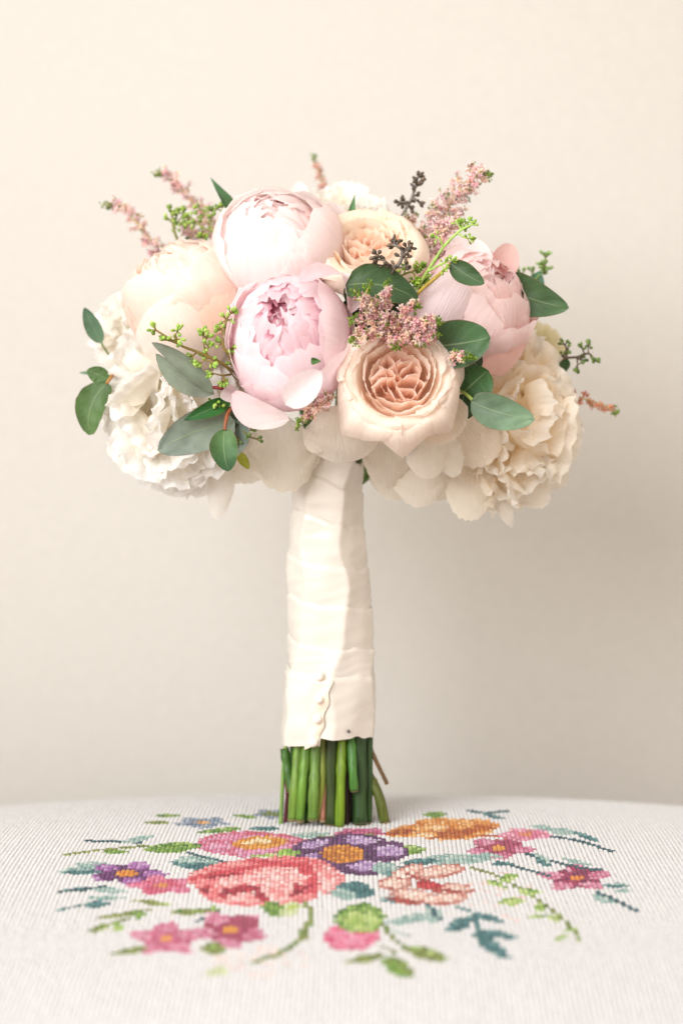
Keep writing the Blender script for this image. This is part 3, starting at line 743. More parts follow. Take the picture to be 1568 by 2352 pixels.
# --- ruffled double peonies
def ruffled(label, c, axis, R, sc, seed, pal, n=80, name='peony', guard=8, spread=105, lean=.85):
    rs = np.random.default_rng(seed)
    root = thing(name, label, 'peony', c, FLOWERS, frame(axis))
    pale, mid, deep = pal
    for i in range(n):
        zc = 1 - (1 - math.cos(math.radians(spread))) * (i + .5) / n
        th = math.degrees(math.acos(max(-1, min(1, zc)))); ph = i * 137.508 + rs.uniform(-9, 9)
        big = th / spread
        thd = math.radians(th); phd = math.radians(ph)
        d = np.array([math.sin(thd) * math.cos(phd), math.sin(thd) * math.sin(phd), math.cos(thd)])
        tout = np.array([math.cos(thd) * math.cos(phd), math.cos(thd) * math.sin(phd), -math.sin(thd)])
        ln = lean * rs.uniform(-.1, 1.35)
        up = d * math.cos(ln) + tout * math.sin(ln); up /= np.linalg.norm(up)
        side = np.cross(d, tout); yaw = rs.uniform(-.8, .8)
        nrm = np.cross(side, up)
        side = side * math.cos(yaw) + nrm * math.sin(yaw); nrm = np.cross(side, up)
        Lp = rs.uniform(.36, .54); wd = rs.uniform(.34, .50) * (1 + .2 * big)
        p0 = d * rs.uniform(.50, .62)
        nu, nv = 18, 10
        U, Vv = uvgrid(nu, nv)
        w2, w3, w4 = wob(rs, 3, 5), wob(rs, 4, 7), wob(rs, 2, 3)
        L = 1 - .25 * np.abs(U) ** 2.4 + .06 * w3(U * 2.4)
        vv = Vv * L
        f = .25 + .75 * np.sin(PI / 2 * np.clip(vv / .8, 0, 1))
        hg = .16 * U ** 2 * rs.uniform(-.6, 1.2) + .085 * w2(U * 2.6) * vv ** 2 + rs.uniform(-.14, .14) * vv ** 2 - .10 * vv ** 1.5 + .05 * w4(vv * 3)
        P = p0 + up * (vv * Lp)[:, None] + side * (U * wd * f)[:, None] + nrm * hg[:, None]
        P = P * R * np.array(sc)
        cc = mixc(deep, mixc(pale, mid, rs.uniform(0, 1) ** 2), np.clip(vv * 1.25, 0, 1) ** 1.3)
        build('petal', P, gridfaces(nu, nv), M_PETAL, root, col=cc, uv=np.stack([U * .5 + rs.uniform(0, 9), Vv], 1), world=False)
    for i in range(guard):
        cup_petal(root, rs, R, i * 360 / guard + rs.uniform(-12, 12), 165, 88 + rs.uniform(-8, 14), 38, rad=.5, tip=1.02, flare=.12, ruff=.06, round_=.35,
                  cb=deep, ct=pale, jag=.05, sc=sc, nu=16, nv=12)
    return root
P_WHITE = (srgb('fefdfb'), srgb('fbf9f5'), srgb('f6f0e2'))
P_CREAM = (srgb('fefbf4'), srgb('fdf6ea'), srgb('faebce'))
w1_ = ruffled('ruffled white peony at the lower left, partly under the grey-green leaves', W(412, 920, -0.015), (-0.42, -0.80, 0.06), 0.054, (.98, 1.08, 1.0), 61, P_WHITE, n=78)
w2_ = ruffled('ruffled cream peony at the lower right, beside the round leaves', W(1150, 965, 0.0), (0.48, -0.76, -0.02), 0.053, (.95, 1.14, 1.0), 62, P_CREAM, n=78)
w3_ = ruffled('white peony at the far left, behind the small pointed-up leaf', W(312, 765, 0.045), (-0.7, -0.5, 0.5), 0.031, (1, 1, 1), 63, P_WHITE, n=34, guard=7)
w4_ = ruffled('white peony peeking out behind the top blush peony', W(790, 530, 0.05), (0.1, -0.3, 0.95), 0.035, (1, 1, 1), 64, P_WHITE, n=40, guard=7)
w5_ = ruffled('pale yellow peony half hidden behind the rosy peony on the right', W(1200, 830, 0.055), (0.7, -0.5, 0.5), 0.034, (1, 1, 1), 65, (srgb('f3ecd0'), srgb('ece2c0'), srgb('d8cfa0')), n=34, guard=7)
blade('petal', w4_, W(692, 480, .045), W(686, 418, .045), 40 * S, M_PETAL, srgb('fbf8f4'), shape=('petal', .4), cup=.2, bend=.05, seed=91)
blade('petal', w4_, W(840, 500, .045), W(856, 448, .045), 60 * S, M_PETAL, srgb('fbf8f4'), shape=('petal', .4), cup=.2, bend=.05, seed=92, ruff=.08)
# hanging guard petals of the two big peonies
def hang(root, lst, mat=None):
    for i, (a, b, ya, c, d, yb, w, c0, c1, kw) in enumerate(lst):
        blade('petal', root, W(a, b, ya), W(c, d, yb), w * S, mat or M_CRINKLE, mixc(srgb(c0), WHITE, .5), mixc(srgb(c1), WHITE, .5), seed=int(a + b), nu=16, nv=16, **kw)
sh = dict(shape=('petal', .3), cup=-.12, bend=.06, ruff=.06, jag=.05)
hang(w1_, [(520, 1000, -.02, 498, 1192, -.02, 62, 'f2eddc', 'f6f2ea', dict(shape=('petal', .3), cup=-.2, bend=.05, ruff=.06)),
           (640, 960, -.04, 660, 1130, -.035, 150, 'f0ead8', 'e8dcc4', sh),
           (600, 960, -.03, 560, 1110, -.02, 110, 'f4ecdc', 'f2ecdc', sh),
           (480, 1010, -.015, 445, 1140, -.01, 105, 'f4f0e6', 'fbf9f6', sh), (560, 1000, -.02, 530, 1110, -.015, 100, 'f4ecdc', 'f2ecdc', sh),
           (330, 1000, .0, 300, 1075, .0, 90, 'f4f0e6', 'fbf9f6', sh),
           (450, 1020, -.01, 380, 1135, -.01, 120, 'f4f0e6', 'fbf9f6', sh),
           (680, 980, -.03, 712, 1080, -.03, 80, 'e2dac4', 'f0eadc', sh)])
hang(w2_, [(1085, 1020, -.03, 1075, 1196, -.03, 112, 'f4ead2', 'f5ead2', sh),
           (1110, 1040, -.02, 1175, 1212, -.015, 56, 'f4ead2', 'f8f0e2', dict(shape=(.7, .6), cup=-.2, bend=.04)),
           (1150, 1050, -.02, 1255, 1160, -.015, 90, 'f5ead2', 'f9f2e4', sh),
           (1200, 1040, -.01, 1300, 1110, 0, 90, 'f5ead2', 'f5ecdc', sh),
           (1040, 950, -.05, 1130, 1060, -.05, 130, 'f8eeda', 'f5ead6', sh)])
# --- low flowers under the front rose
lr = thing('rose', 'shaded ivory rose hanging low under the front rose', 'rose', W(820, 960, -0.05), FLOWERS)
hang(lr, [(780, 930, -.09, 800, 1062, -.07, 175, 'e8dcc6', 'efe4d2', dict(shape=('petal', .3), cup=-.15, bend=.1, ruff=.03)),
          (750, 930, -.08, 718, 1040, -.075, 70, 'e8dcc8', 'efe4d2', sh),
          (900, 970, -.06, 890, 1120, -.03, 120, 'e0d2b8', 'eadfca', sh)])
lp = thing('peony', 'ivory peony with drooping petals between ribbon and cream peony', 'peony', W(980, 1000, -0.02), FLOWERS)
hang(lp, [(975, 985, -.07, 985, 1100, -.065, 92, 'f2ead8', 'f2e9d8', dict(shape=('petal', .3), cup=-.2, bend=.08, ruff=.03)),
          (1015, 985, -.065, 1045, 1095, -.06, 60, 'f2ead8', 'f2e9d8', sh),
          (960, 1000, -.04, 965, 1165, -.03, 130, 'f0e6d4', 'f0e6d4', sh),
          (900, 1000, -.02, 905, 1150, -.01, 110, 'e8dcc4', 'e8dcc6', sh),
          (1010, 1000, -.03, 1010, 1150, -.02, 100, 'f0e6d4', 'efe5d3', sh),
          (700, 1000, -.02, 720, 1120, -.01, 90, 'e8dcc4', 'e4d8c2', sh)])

# ---------------------------------------------------------------- leaves and sprigs
GREENERY = 'eucalyptus in the bridal bouquet'
G1 = srgb('587a42'); G1b = srgb('608048'); GD = srgb('46603a'); GD2 = srgb('35482a'); GG = srgb('87947f'); GG2 = srgb('97a08f'); GT = srgb('74906e'); GV = srgb('3f7a36')

def stem(root, pts, r, c, name='stem', mat=None, seg=7, n=16):
    v, f = tube([tuple(p) for p in cr(pts, n)], r if np.isscalar(r) else list(np.interp(np.linspace(0, 1, n + 1), np.linspace(0, 1, len(r)), r)), seg)
    m = Mesh(); m.add(v, f, c); return m.out(name, mat or M_TWIG, root)

def leaf(root, a, b, ya, c, d, yb, w, c0, c1=None, **kw):
    kw.setdefault('shape', (.85, .62)); kw.setdefault('ruff', .05); kw.setdefault('twist', .35 * math.sin(a * 1.7 + b)); kw.setdefault('nu', 14); kw.setdefault('nv', 20)
    q = 1 + .22 * math.sin(a * 2.3 + b * 1.1); c0 = tuple(v * q for v in c0); c1 = tuple(v * (2 - q) for v in (c1 or c0))
    return blade('leaf', root, W(a, b, ya), W(c, d, yb), w * S, M_LEAF, c0, c1 or c0, seed=int(a * 3 + b), **kw)

def eucalyptus(label, px, py, y, name='eucalyptus_sprig'):
    return thing(name, label, 'eucalyptus', W(px, py, y), GREENERY)

e = eucalyptus('single small eucalyptus leaf standing at the far left edge', 230, 785, -.0)
leaf(e, 233, 788, 0, 194, 706, -.01, 38, srgb('74987a'), srgb('6b9572'), notch=.06, cup=.2, bend=.05)
stem(e, [W(233, 786, 0), W(240, 800, .005), W(262, 830, .02)], .0008, srgb('8a9a5a'))
e = eucalyptus('large round eucalyptus leaf hanging at the left edge, on an orange stem', 262, 856, -.02)
leaf(e, 246, 878, -.028, 205, 1000, -.03, 72, G1, G1b, notch=.05, cup=.15, bend=.05, side=.12, face=(-.2, -1, .1), shape=(.75, .5))
leaf(e, 252, 872, -.022, 200, 850, -.022, 40, G1b, G1, cup=.1)
leaf(e, 268, 880, -.005, 235, 850, .005, 34, GD, GD, cup=.2)
leaf(e, 250, 858, .01, 182, 856, .02, 10, srgb('6f9a78'))
stem(e, [W(245, 882, -.029), W(256, 866, -.026), W(272, 846, -.01), W(300, 830, .01)], [.0011, .0013, .0014, .0015], srgb('a0703c'))
e = eucalyptus('grey-green double leaf on a dark red stem over the white peony', 540, 905, -.08)
leaf(e, 490, 902, -.088, 348, 786, -.092, 36, GG, GG2, notch=.03, cup=.22, bend=.04, side=.06)
leaf(e, 492, 905, -.086, 358, 812, -.085, 46, GG2, GG, notch=.03, cup=.18, bend=.03, side=-.10)
stem(e, [W(488, 890, -.088), W(515, 893, -.086), W(545, 908, -.07), W(600, 930, -.03)], [.0011, .0013, .0015, .0016], srgb('7a2c2c'))
e = eucalyptus('sprig with a big blue-grey leaf and two green ones below the pink peony', 530, 935, -.07)
leaf(e, 540, 968, -.075, 362, 1035, -.085, 92, GG, srgb('9fb0a4'), notch=.05, cup=.12, bend=.03, side=.05, shape=(.8, .55))
leaf(e, 548, 965, -.072, 500, 1060, -.07, 84, srgb('7c9084'), GG, cup=.1, shape=(.7, .5))
leaf(e, 530, 920, -.075, 422, 966, -.09, 36, GV, srgb('2a6a34'), cup=.3, bend=.06, shape=(.75, .8))
leaf(e, 540, 940, -.07, 500, 985, -.072, 60, GD2, GD, cup=.1)
leaf(e, 516, 985, -.098, 524, 1083, -.104, 60, G1, srgb('47784c'), cup=.2, bend=.05, notch=.03, shape=(.85, .55), side=.05)
stem(e, [W(516, 988, -.099), W(520, 962, -.096), W(530, 940, -.08), W(560, 920, -.04)], [.0010, .0012, .0014, .0015], srgb('8c5030'))
e = eucalyptus('long pointed leaf rising behind the upper left flowers', 545, 500, 0)
leaf(e, 552, 520, .0, 483, 407, -.01, 34, G1, srgb('5d9068'), shape=(.6, 1.0), cup=.3, bend=.03, face=(.5, -1, .3))
e = eucalyptus('small dark leaf tip just behind the top of the blush peony', 582, 478, .03)
leaf(e, 600, 500, .03, 574, 448, .03, 36, srgb('4c8560'), GD, shape=(.7, .9), cup=.3)
leaf(e, 520, 490, .03, 560, 478, .03, 22, G1, G1, shape=(.7, .9), cup=.3)
e = eucalyptus('thin upright blade between the blush peony and the back rose', 804, 510, -.02)
leaf(e, 803, 515, -.02, 815, 444, -.02, 17, srgb('6a9a66'), srgb('5a8a58'), shape=(.6, 1.1), cup=.4)
e = eucalyptus('dark green leaf behind the pink front astilbe', 800, 650, -.08)
leaf(e, 793, 655, -.088, 962, 690, -.085, 84, GD, srgb('4a6c44'), shape=(.6, .55), cup=.2, bend=.08, face=(0, -1, .25), side=-.08, notch=.03)
leaf(e, 800, 700, -.07, 850, 630, -.072, 60, GD2, GD, cup=.1)
leaf(e, 905, 800, -.055, 860, 650, -.060, 130, GD2, GD2, cup=.1)  # added dark leaf, fills the light gap behind the astilbe with a dark tone
leaf(e, 800, 780, -.052, 850, 660, -.055, 90, GD2, GD2, cup=.1)  # second added filler leaf, darkens the rest of that gap
e = eucalyptus('olive leaf on a curved yellow twig over the rosy peony', 962, 672, -.08)
leaf(e, 1033, 603, -.098, 1112, 652, -.104, 46, GD, srgb('4a6a44'), shape=(.85, .65), cup=.25, bend=.05, side=.05)
stem(e, [W(940, 700, -.075), W(963, 670, -.085), W(1000, 638, -.092), W(1018, 622, -.096), W(1034, 604, -.098)], [.0014, .0012, .0013, .0010, .0008], srgb('a8903a'))
e = eucalyptus('broad pointed leaf sticking out at the right with seed clusters behind it', 1150, 670, -.03)
leaf(e, 1140, 655, -.035, 1306, 708, -.045, 92, GD, srgb('587a52'), shape=(.62, .62), cup=.2, bend=.04, side=.04, face=(0, -1, .1))
leaf(e, 1222, 670, .0, 1240, 622, -.0, 40, srgb('5f9a80'), srgb('5f9a80'), shape=(.7, .8), cup=.2)
stem(e, [W(1180, 680, -.0), W(1215, 655, .0), W(1240, 630, .0)], .0011, srgb('7a9a5a'))
e = eucalyptus('round dark eucalyptus leaf at the upper right of the front rose', 990, 790, -.09)
leaf(e, 985, 795, -.098, 1126, 775, -.106, 104, GD, srgb('4b7048'), shape=(.85, .5), cup=.12, bend=.05, side=.03)
leaf(e, 1035, 800, -.092, 1105, 845, -.09, 70, GD2, GD2, cup=.1, shape=(.8, .5))
e = eucalyptus('cluster of round leaves right of the front rose, one pale leaf on top', 1062, 900, -.085)
leaf(e, 1062, 902, -.088, 1120, 850, -.092, 92, srgb('3c6636'), srgb('426e3a'), shape=(.8, .5), cup=.15, bend=.05)
leaf(e, 1064, 905, -.082, 1058, 965, -.08, 66, srgb('2f5c3c'), GD, shape=(.8, .5), cup=.12)
leaf(e, 1055, 860, -.08, 1095, 830, -.082, 70, GD2, GD2, shape=(.8, .5), cup=.12)
leaf(e, 1080, 922, -.10, 1227, 965, -.112, 74, GT, srgb('7c9a7c'), shape=(.8, .55), cup=.18, bend=.05, notch=.02, side=.04)
stem(e, [W(1050, 895, -.08), W(1068, 904, -.092), W(1088, 922, -.099)], .0012, srgb('8aa050'))
e = eucalyptus('tiny green leaf tip lying on the front pink peony', 725, 835, -.118)
leaf(e, 714, 829, -.121, 738, 830, -.124, 15, srgb('456f2e'), srgb('3f6a2a'), cup=.4, shape=(.55, 1.0), nv=12)
e = eucalyptus('dark teal leaf hanging in the shade below the front rose', 935, 1020, -.06)
leaf(e, 940, 995, -.065, 928, 1050, -.062, 44, srgb('2f5a4a'), srgb('35604e'), cup=.2)
leaf(e, 700, 985, -.08, 720, 945, -.082, 18, srgb('4d6a34'), srgb('4d6a34'), cup=.3)
leaf(e, 545, 1035, -.045, 572, 1078, -.045, 22, srgb('b9bf3e'), srgb('a8b040'), cup=.3)
e = eucalyptus('small green leaf among the astilbe at the upper left', 440, 545, .02)
leaf(e, 425, 548, .02, 470, 540, .02, 20, srgb('3e7550'), srgb('3e7550'), cup=.3)
leaf(e, 470, 660, .06, 500, 640, .06, 20, srgb('3e7550'), srgb('3e7550'), cup=.3)

# seeded sprigs: twig with clusters of teardrop buds
def bud(m, p, d, ln, r, c):
    d = Vector(d).normalized(); a = d.cross(Vector((.2, .9, .3))).normalized(); b = d.cross(a)
    V = []; sg = 6
    for (t, rr) in ((0, .25), (.3, .8), (.62, 1.0), (.88, .6), (1.0, .12)):
        for k in range(sg):
            q = 2 * PI * k / sg
            V.append(Vector(p) + d * (t * ln) + (a * math.cos(q) + b * math.sin(q)) * (rr * r))
    m.add([tuple(v) for v in V], gridfaces(sg, 4, wrap=True), c)

def umbel(mb, mt, rs, p, d, n, cb, ct, s=1.0, spread=1.0):
    d = Vector(d).normalized()
    for i in range(n):
        q = Vector(rs.normal(0, .75 * spread, 3)) + d
        q.normalize(); st = rs.uniform(.0010, .0032) * s
        b = Vector(p) + q * st
        v, f = tube([tuple(p), tuple(b)], .00045 * s, 5, cap=False); mt.add(v, f, ct)
        bud(mb, b, q, rs.uniform(.0028, .0044) * s, rs.uniform(.0010, .0015) * s, np.array(cb[i % len(cb)]) * rs.uniform(.8, 1.2))

def seeded(label, branches, cb, ct, seed, s=1.0, name='seeded_eucalyptus', n=6):
    """branches: (points [(px,py,y)...], [where along it a cluster sits])"""
    rs = np.random.default_rng(seed)
    p0 = branches[0][0][0]
    root = thing(name, label, 'seeded eucalyptus', W(*p0), 'seeded eucalyptus sprigs in the bouquet')
    mb, mt = Mesh(), Mesh()
    for pts, ks, r in branches:
        C = cr([W(*p) for p in pts], 20)
        v, f = tube([tuple(p) for p in C], list(np.linspace(r, r * .55, 21)), 7); mt.add(v, f, ct)
        for k in ks:
            i = int(k * 20); p = C[i]; dr = C[min(i + 1, 20)] - C[max(i - 1, 0)]; dr /= np.linalg.norm(dr)
            sd = rs.normal(0, 1, 3) * (0 if k >= .97 else 1)
            dd = dr + sd * .8; dd /= np.linalg.norm(dd)
            q = p + dd * (.0 if k >= .97 else .004 * s)
            if k < .97:
                v, f = tube([tuple(p), tuple(q)], .0006 * s, 5, cap=False); mt.add(v, f, ct)
            umbel(mb, mt, rs, q, dd, n, cb, ct, s)
    mt.out('twig', M_TWIG, root)
    mb.out('seed_buds', M_BERRY, root, kind='stuff')
    return root
GB = [srgb('8fae4a'), srgb('7fa23e'), srgb('a4bf5c')]; GBT = srgb('8a8a4a')
BB = [srgb('5a4c40'), srgb('4a3d34'), srgb('6b5c4c')]; BBT = srgb('76706a')
DB = [srgb('5f7a34'), srgb('4f6a2e'), srgb('75904a')]
seeded('green seed sprig reaching left over the white peony, below the blush rose',
       [([(545, 870, -.07), (520, 842, -.085), (480, 820, -.092), (445, 805, -.094), (412, 792, -.096), (358, 758, -.10)], [.35, .55, .75, .87, 1.0], .0013),
        ([(412, 792, -.096), (402, 775, -.099), (408, 760, -.10)], [.5, 1.0], .0007),
        ([(480, 820, -.092), (470, 800, -.094), (466, 770, -.096)], [.3, .65, 1.0], .0007),
        ([(480, 820, -.092), (462, 834, -.096)], [.5, 1.0], .0006),
        ([(545, 870, -.07), (538, 846, -.082), (526, 815, -.088), (512, 790, -.09), (520, 735, -.09)], [.2, .42, .55, .68, .85, 1.0], .0014),
        ([(530, 860, -.08), (510, 862, -.09), (492, 858, -.094)], [.4, 1.0], .0008),
        ([(520, 735, -.09), (530, 720, -.09)], [1.0], .0006),
        ([(530, 905, -.07), (495, 925, -.08)], [.5, 1.0], .0008)], GB, srgb('7d6a34'), 71)
seeded('small olive seed sprig under the blue-grey leaf', [([(560, 960, -.06), (556, 985, -.07), (572, 1002, -.074), (588, 1008, -.076)], [.7, 1.0], .0010),
        ([(560, 985, -.07), (545, 1002, -.07), (540, 1022, -.07)], [.4, .8, 1.0], .0008), ([(556, 985, -.07), (575, 988, -.07)], [1.0], .0006)], DB, srgb('6a6a34'), 72, .9, n=4)
seeded('dark brown seed sprig standing above the back rose', [([(918, 510, -.01), (925, 492, -.012), (945, 455, -.015), (957, 410, -.016)], [.5, .62, .75, .86, 1.0], .0014),
        ([(935, 472, -.012), (925, 466, -.014), (918, 464, -.016)], [.5, 1.0], .0009), ([(945, 455, -.015), (958, 462, -.016)], [1.0], .0008)], BB, BBT, 73, 1.05, n=6)
seeded('dark brown seed sprig lying over the back rose and the dark leaf', [([(905, 640, -.085), (902, 622, -.09), (920, 600, -.094), (922, 575, -.096), (905, 562, -.096)], [.45, .8, 1.0], .0015),
        ([(902, 622, -.09), (890, 605, -.094), (868, 588, -.096)], [.4, .7, 1.0], .0011), ([(920, 585, -.094), (938, 572, -.096)], [.5, 1.0], .0010), ([(905, 615, -.09), (930, 612, -.095)], [.5, 1.0], .0010)], BB, BBT, 74, 1.0, n=5)
seeded('yellow-green seed sprig crossing the pink astilbe at the upper right', [([(955, 665, -.08), (990, 610, -.092), (1020, 565, -.096), (1050, 535, -.098), (1066, 524, -.098), (1082, 517, -.10)], [.75, .86, 1.0], .0012),
        ([(1018, 568, -.096), (1010, 550, -.098), (1003, 545, -.098)], [1.0], .0008), ([(985, 622, -.092), (1010, 608, -.096), (1035, 598, -.10)], [.5, .8, 1.0], .0009),
        ([(1050, 535, -.098), (1065, 545, -.1), (1078, 548, -.1)], [.5, 1.0], .0007), ([(1010, 605, -.094), (1020, 618, -.1)], [1.0], .0006), ([(1060, 530, -.098), (1052, 515, -.098)], [.4, 1.0], .0007)], GB, srgb('9ab85c'), 75, .8, n=5)
seeded('olive seed clusters tucked above the dark leaf at the centre', [([(880, 650, -.07), (915, 635, -.078), (945, 625, -.08), (955, 640, -.082)], [.2, .45, .65, .85, 1.0], .0010),
        ([(945, 625, -.08), (965, 612, -.08)], [.4, 1.0], .0008), ([(900, 640, -.078), (882, 625, -.08)], [.6, 1.0], .0008), ([(930, 650, -.078), (972, 640, -.08)], [.3, .6, 1.0], .0008)], [srgb('7a9a2e'), srgb('93ad3c'), srgb('5f7f26')], srgb('7a7a34'), 76, .9, n=7)
seeded('pale green seed sprig behind the broad leaf at the right', [([(1225, 680, .01), (1238, 640, .01), (1245, 615, .008), (1252, 592, .006)], [.5, .7, .85, 1.0], .0012),
        ([(1225, 660, .01), (1210, 640, .01), (1185, 630, .01)], [.5, .8, 1.0], .0010), ([(1215, 650, .01), (1222, 628, .01)], [1.0], .0008)], [srgb('8aa860'), srgb('7d9c58')], srgb('7d8c50'), 77, 1.0)
h_ = seeded('green seed sprig poking out to the right above the cream peony', [([(1262, 850, -.0), (1290, 825, -.004), (1325, 820, -.006), (1350, 812, -.01), (1362, 822, -.01)], [.2, .45, .65, .8, 1.0], .0011),
        ([(1300, 820, -.004), (1300, 800, -.006), (1296, 792, -.006)], [.5, 1.0], .0008), ([(1325, 820, -.006), (1325, 838, -.008)], [1.0], .0008), ([(1350, 812, -.01), (1350, 798, -.01)], [1.0], .0006)], DB, srgb('5a4a38'), 78, 1.0, n=4)
blade('leaf', h_, W(1290, 862, -.0), W(1290, 815, -.002), 36 * S, M_LEAF, GD, srgb('3a6a3a'), shape=(1.2, .8), cup=.2)
seeded('green seed clusters rising at the upper left among pink astilbe', [([(412, 560, .015), (400, 530, .012), (396, 500, .01), (392, 486, .01)], [.3, .5, .7, .85, 1.0], .0012),
        ([(500, 560, .0), (490, 530, .0), (478, 500, .0), (460, 478, .0)], [.3, .5, .7, .85, 1.0], .0010), ([(490, 530, .0), (465, 522, .0), (440, 500, .0)], [.3, .6, .85, 1.0], .0009), ([(505, 540, .0), (518, 510, .0)], [.4, 1.0], .0008), ([(478, 500, 0), (500, 478, 0)], [.5, 1.0], .0008), ([(395, 520, .012), (412, 505, .012), (422, 490, .012)], [.4, 1.0], .0008),
        ([(540, 500, .02), (552, 470, .02)], [1.0], .0007)], [srgb('84a03e'), srgb('9ab44c'), srgb('6f8c3c')], srgb('8a8c58'), 79, .95)

# ---------------------------------------------------------------- astilbe
def octa(m, p, d, ln, r, c):
    ln = ln * 1.5; r = r * 1.15
    d = Vector(d).normalized(); a = d.cross(Vector((.31, .8, .5))).normalized(); b = d.cross(a); p = Vector(p)
    V = [p] + [p + d * ln * .55 + a * r, p + d * ln * .55 + b * r, p + d * ln * .55 - a * r, p + d * ln * .55 - b * r] + [p + d * ln]
    m.add([tuple(v) for v in V], [(0, 2, 1), (0, 3, 2), (0, 4, 3), (0, 1, 4), (5, 1, 2), (5, 2, 3), (5, 3, 4), (5, 4, 1)], c)

def astilbe(label, spikes, seed, pinks, greens, dens=1.0, fs=1.0):
    """spikes: (points, radius at base in photo units, green fraction at tip)"""
    rs = np.random.default_rng(seed)
    root = thing('astilbe', label, 'astilbe', W(*spikes[0][0][0]), 'astilbe plumes in the bouquet')
    mt, mf, mg = Mesh(), Mesh(), Mesh()
    for pts, r0, gf in spikes:
        C = cr([W(*p) for p in pts], 40)
        seglen = np.linalg.norm(np.diff(C, axis=0), axis=1); tot = seglen.sum()
        v, f = tube([tuple(p) for p in C[::2]], list(np.linspace(.0009, .0004, 21)), 6); mt.add(v, f, srgb('b5a070'))
        rb = r0 * S * 1.2
        # side branchlets
        nb = max(8, int(tot / .0019 * dens))
        for k in range(nb):
            t = (k + rs.uniform(0, 1)) / nb; i = min(int(t * 40), 39)
            p = C[i]; ax = C[i + 1] - C[i]; ax /= np.linalg.norm(ax)
            rad = rb * (1 - t) ** .75 + .0012
            q = rs.normal(0, 1, 3); q -= ax * q.dot(ax); q /= np.linalg.norm(q)
            dr = q * .85 + ax * .65; dr /= np.linalg.norm(dr)
            e_ = p + dr * rad
            if rad > .004:
                v, f = tube([tuple(p), tuple(e_)], .0003, 4, cap=False); mt.add(v, f, srgb('c09a80'))
            nf = max(3, int(rad / .0011 * dens))
            for j in range(nf):
                s = (j + .6) / nf
                o = p + dr * rad * s + rs.normal(0, .0007, 3)
                green = t > 1 - gf or (s > .8 and rs.random() < .3) or rs.random() < .06
                if green:
                    for _ in range(2):
                        d = rs.normal(0, 1, 3) + dr; L = rs.uniform(.0011, .0017) * fs
                        octa(mg, o + rs.normal(0, .0004, 3), d, L, L * .42, np.array(greens[rs.integers(len(greens))]) * rs.uniform(.85, 1.15))
                else:
                    c = np.array(pinks[rs.integers(len(pinks))]) * rs.uniform(.88, 1.12)
                    for _ in range(6):
                        d = rs.normal(0, 1, 3) + dr * .6; L = rs.uniform(.0014, .0024) * fs
                        octa(mf, o, d, L, L * .26, c)
    mt.out('stem', M_TWIG, root)
    if mf.V: mf.out('pink_florets', M_FLORET, root, kind='stuff')
    if mg.V: mg.out('green_tip_buds', M_FLORET, root, kind='stuff')
    return root
PK = [srgb('fdeaea'), srgb('fef2f0'), srgb('fadce2'), srgb('fef6f2'), srgb('fdeedc')]
PKD = [srgb('fadcd2'), srgb('f8dade'), srgb('f0c0ca'), srgb('fbecd8'), srgb('fdf2ec')]
GRT = [srgb('8fae3e'), srgb('a5c050'), srgb('7a9c34')]
astilbe('tall pink astilbe plume rising at the upper right with a green drooping tip', [([(955, 640, -.02), (975, 590, -.02), (1010, 520, -.02), (1050, 440, -.02), (1095, 398, -.02), (1125, 408, -.02)], 62, .09),
        ([(965, 560, -.01), (945, 510, -.01), (930, 490, -.01)], 26, .05), ([(985, 560, -.02), (1000, 500, -.02), (1025, 455, -.02)], 32, 0), ([(1000, 560, -.03), (1030, 520, -.03), (1050, 490, -.03)], 24, 0), ([(960, 610, -.03), (990, 570, -.03), (1010, 545, -.03)], 34, 0)], 81, PK, GRT, 1.2)
astilbe('bushy front astilbe cluster between pink peony and front rose', [([(905, 790, -.095), (890, 740, -.105), (885, 690, -.115), (888, 648, -.12)], 24, .12),
        ([(905, 780, -.095), (870, 740, -.108), (840, 700, -.115), (812, 665, -.115)], 20, .2), ([(905, 780, -.095), (860, 765, -.11), (825, 770, -.115), (808, 788, -.115)], 18, .25),
        ([(905, 790, -.1), (950, 750, -.113), (985, 745, -.118), (1015, 740, -.12)], 26, .2), ([(905, 790, -.1), (945, 770, -.112), (985, 775, -.116), (1005, 768, -.118)], 20, .15), ([(905, 780, -.1), (920, 730, -.112), (945, 700, -.118), (960, 700, -.12)], 20, .25),
        ([(900, 770, -.1), (850, 715, -.112), (840, 680, -.118), (850, 650, -.12)], 14, .35), ([(905, 780, -.1), (905, 790, -.118), (908, 800, -.12)], 12, .4), ([(890, 760, -.1), (830, 735, -.112), (806, 738, -.115)], 14, .4), ([(940, 770, -.105), (960, 780, -.12), (968, 790, -.12)], 14, .3)], 82, PKD, GRT, 1.25, 1.0)
astilbe('outermost pink astilbe plume at the left with a green hooked tip', [([(385, 640, .03), (375, 590, .03), (330, 530, .03), (290, 485, .03), (262, 470, .03), (238, 471, .03)], 30, .16), ([(385, 640, .03), (360, 610, .03), (350, 580, .03)], 22, .1), ([(390, 600, .03), (370, 560, .03)], 18, .1)], 83, PK, GRT, 1.0)
astilbe('pink astilbe plume at the upper left leaning outward, second from the left', [([(500, 560, .04), (470, 500, .04), (430, 450, .04), (405, 415, .04), (380, 396, .04), (355, 398, .04)], 30, .12), ([(500, 560, .04), (500, 520, .04), (520, 490, .04)], 34, .1), ([(470, 550, .03), (440, 520, .03), (420, 505, .03)], 28, .1), ([(430, 560, .02), (440, 540, .02), (425, 528, .02)], 26, .1)], 84, PK, GRT, 1.0)
astilbe('thin pale astilbe tip sticking straight up at the very top', [([(742, 460, .09), (738, 420, .09), (728, 385, .09), (716, 356, .09)], 11, .22)], 85, [srgb('f6d8cc'), srgb('f4ccc0')], GRT, 1.0)
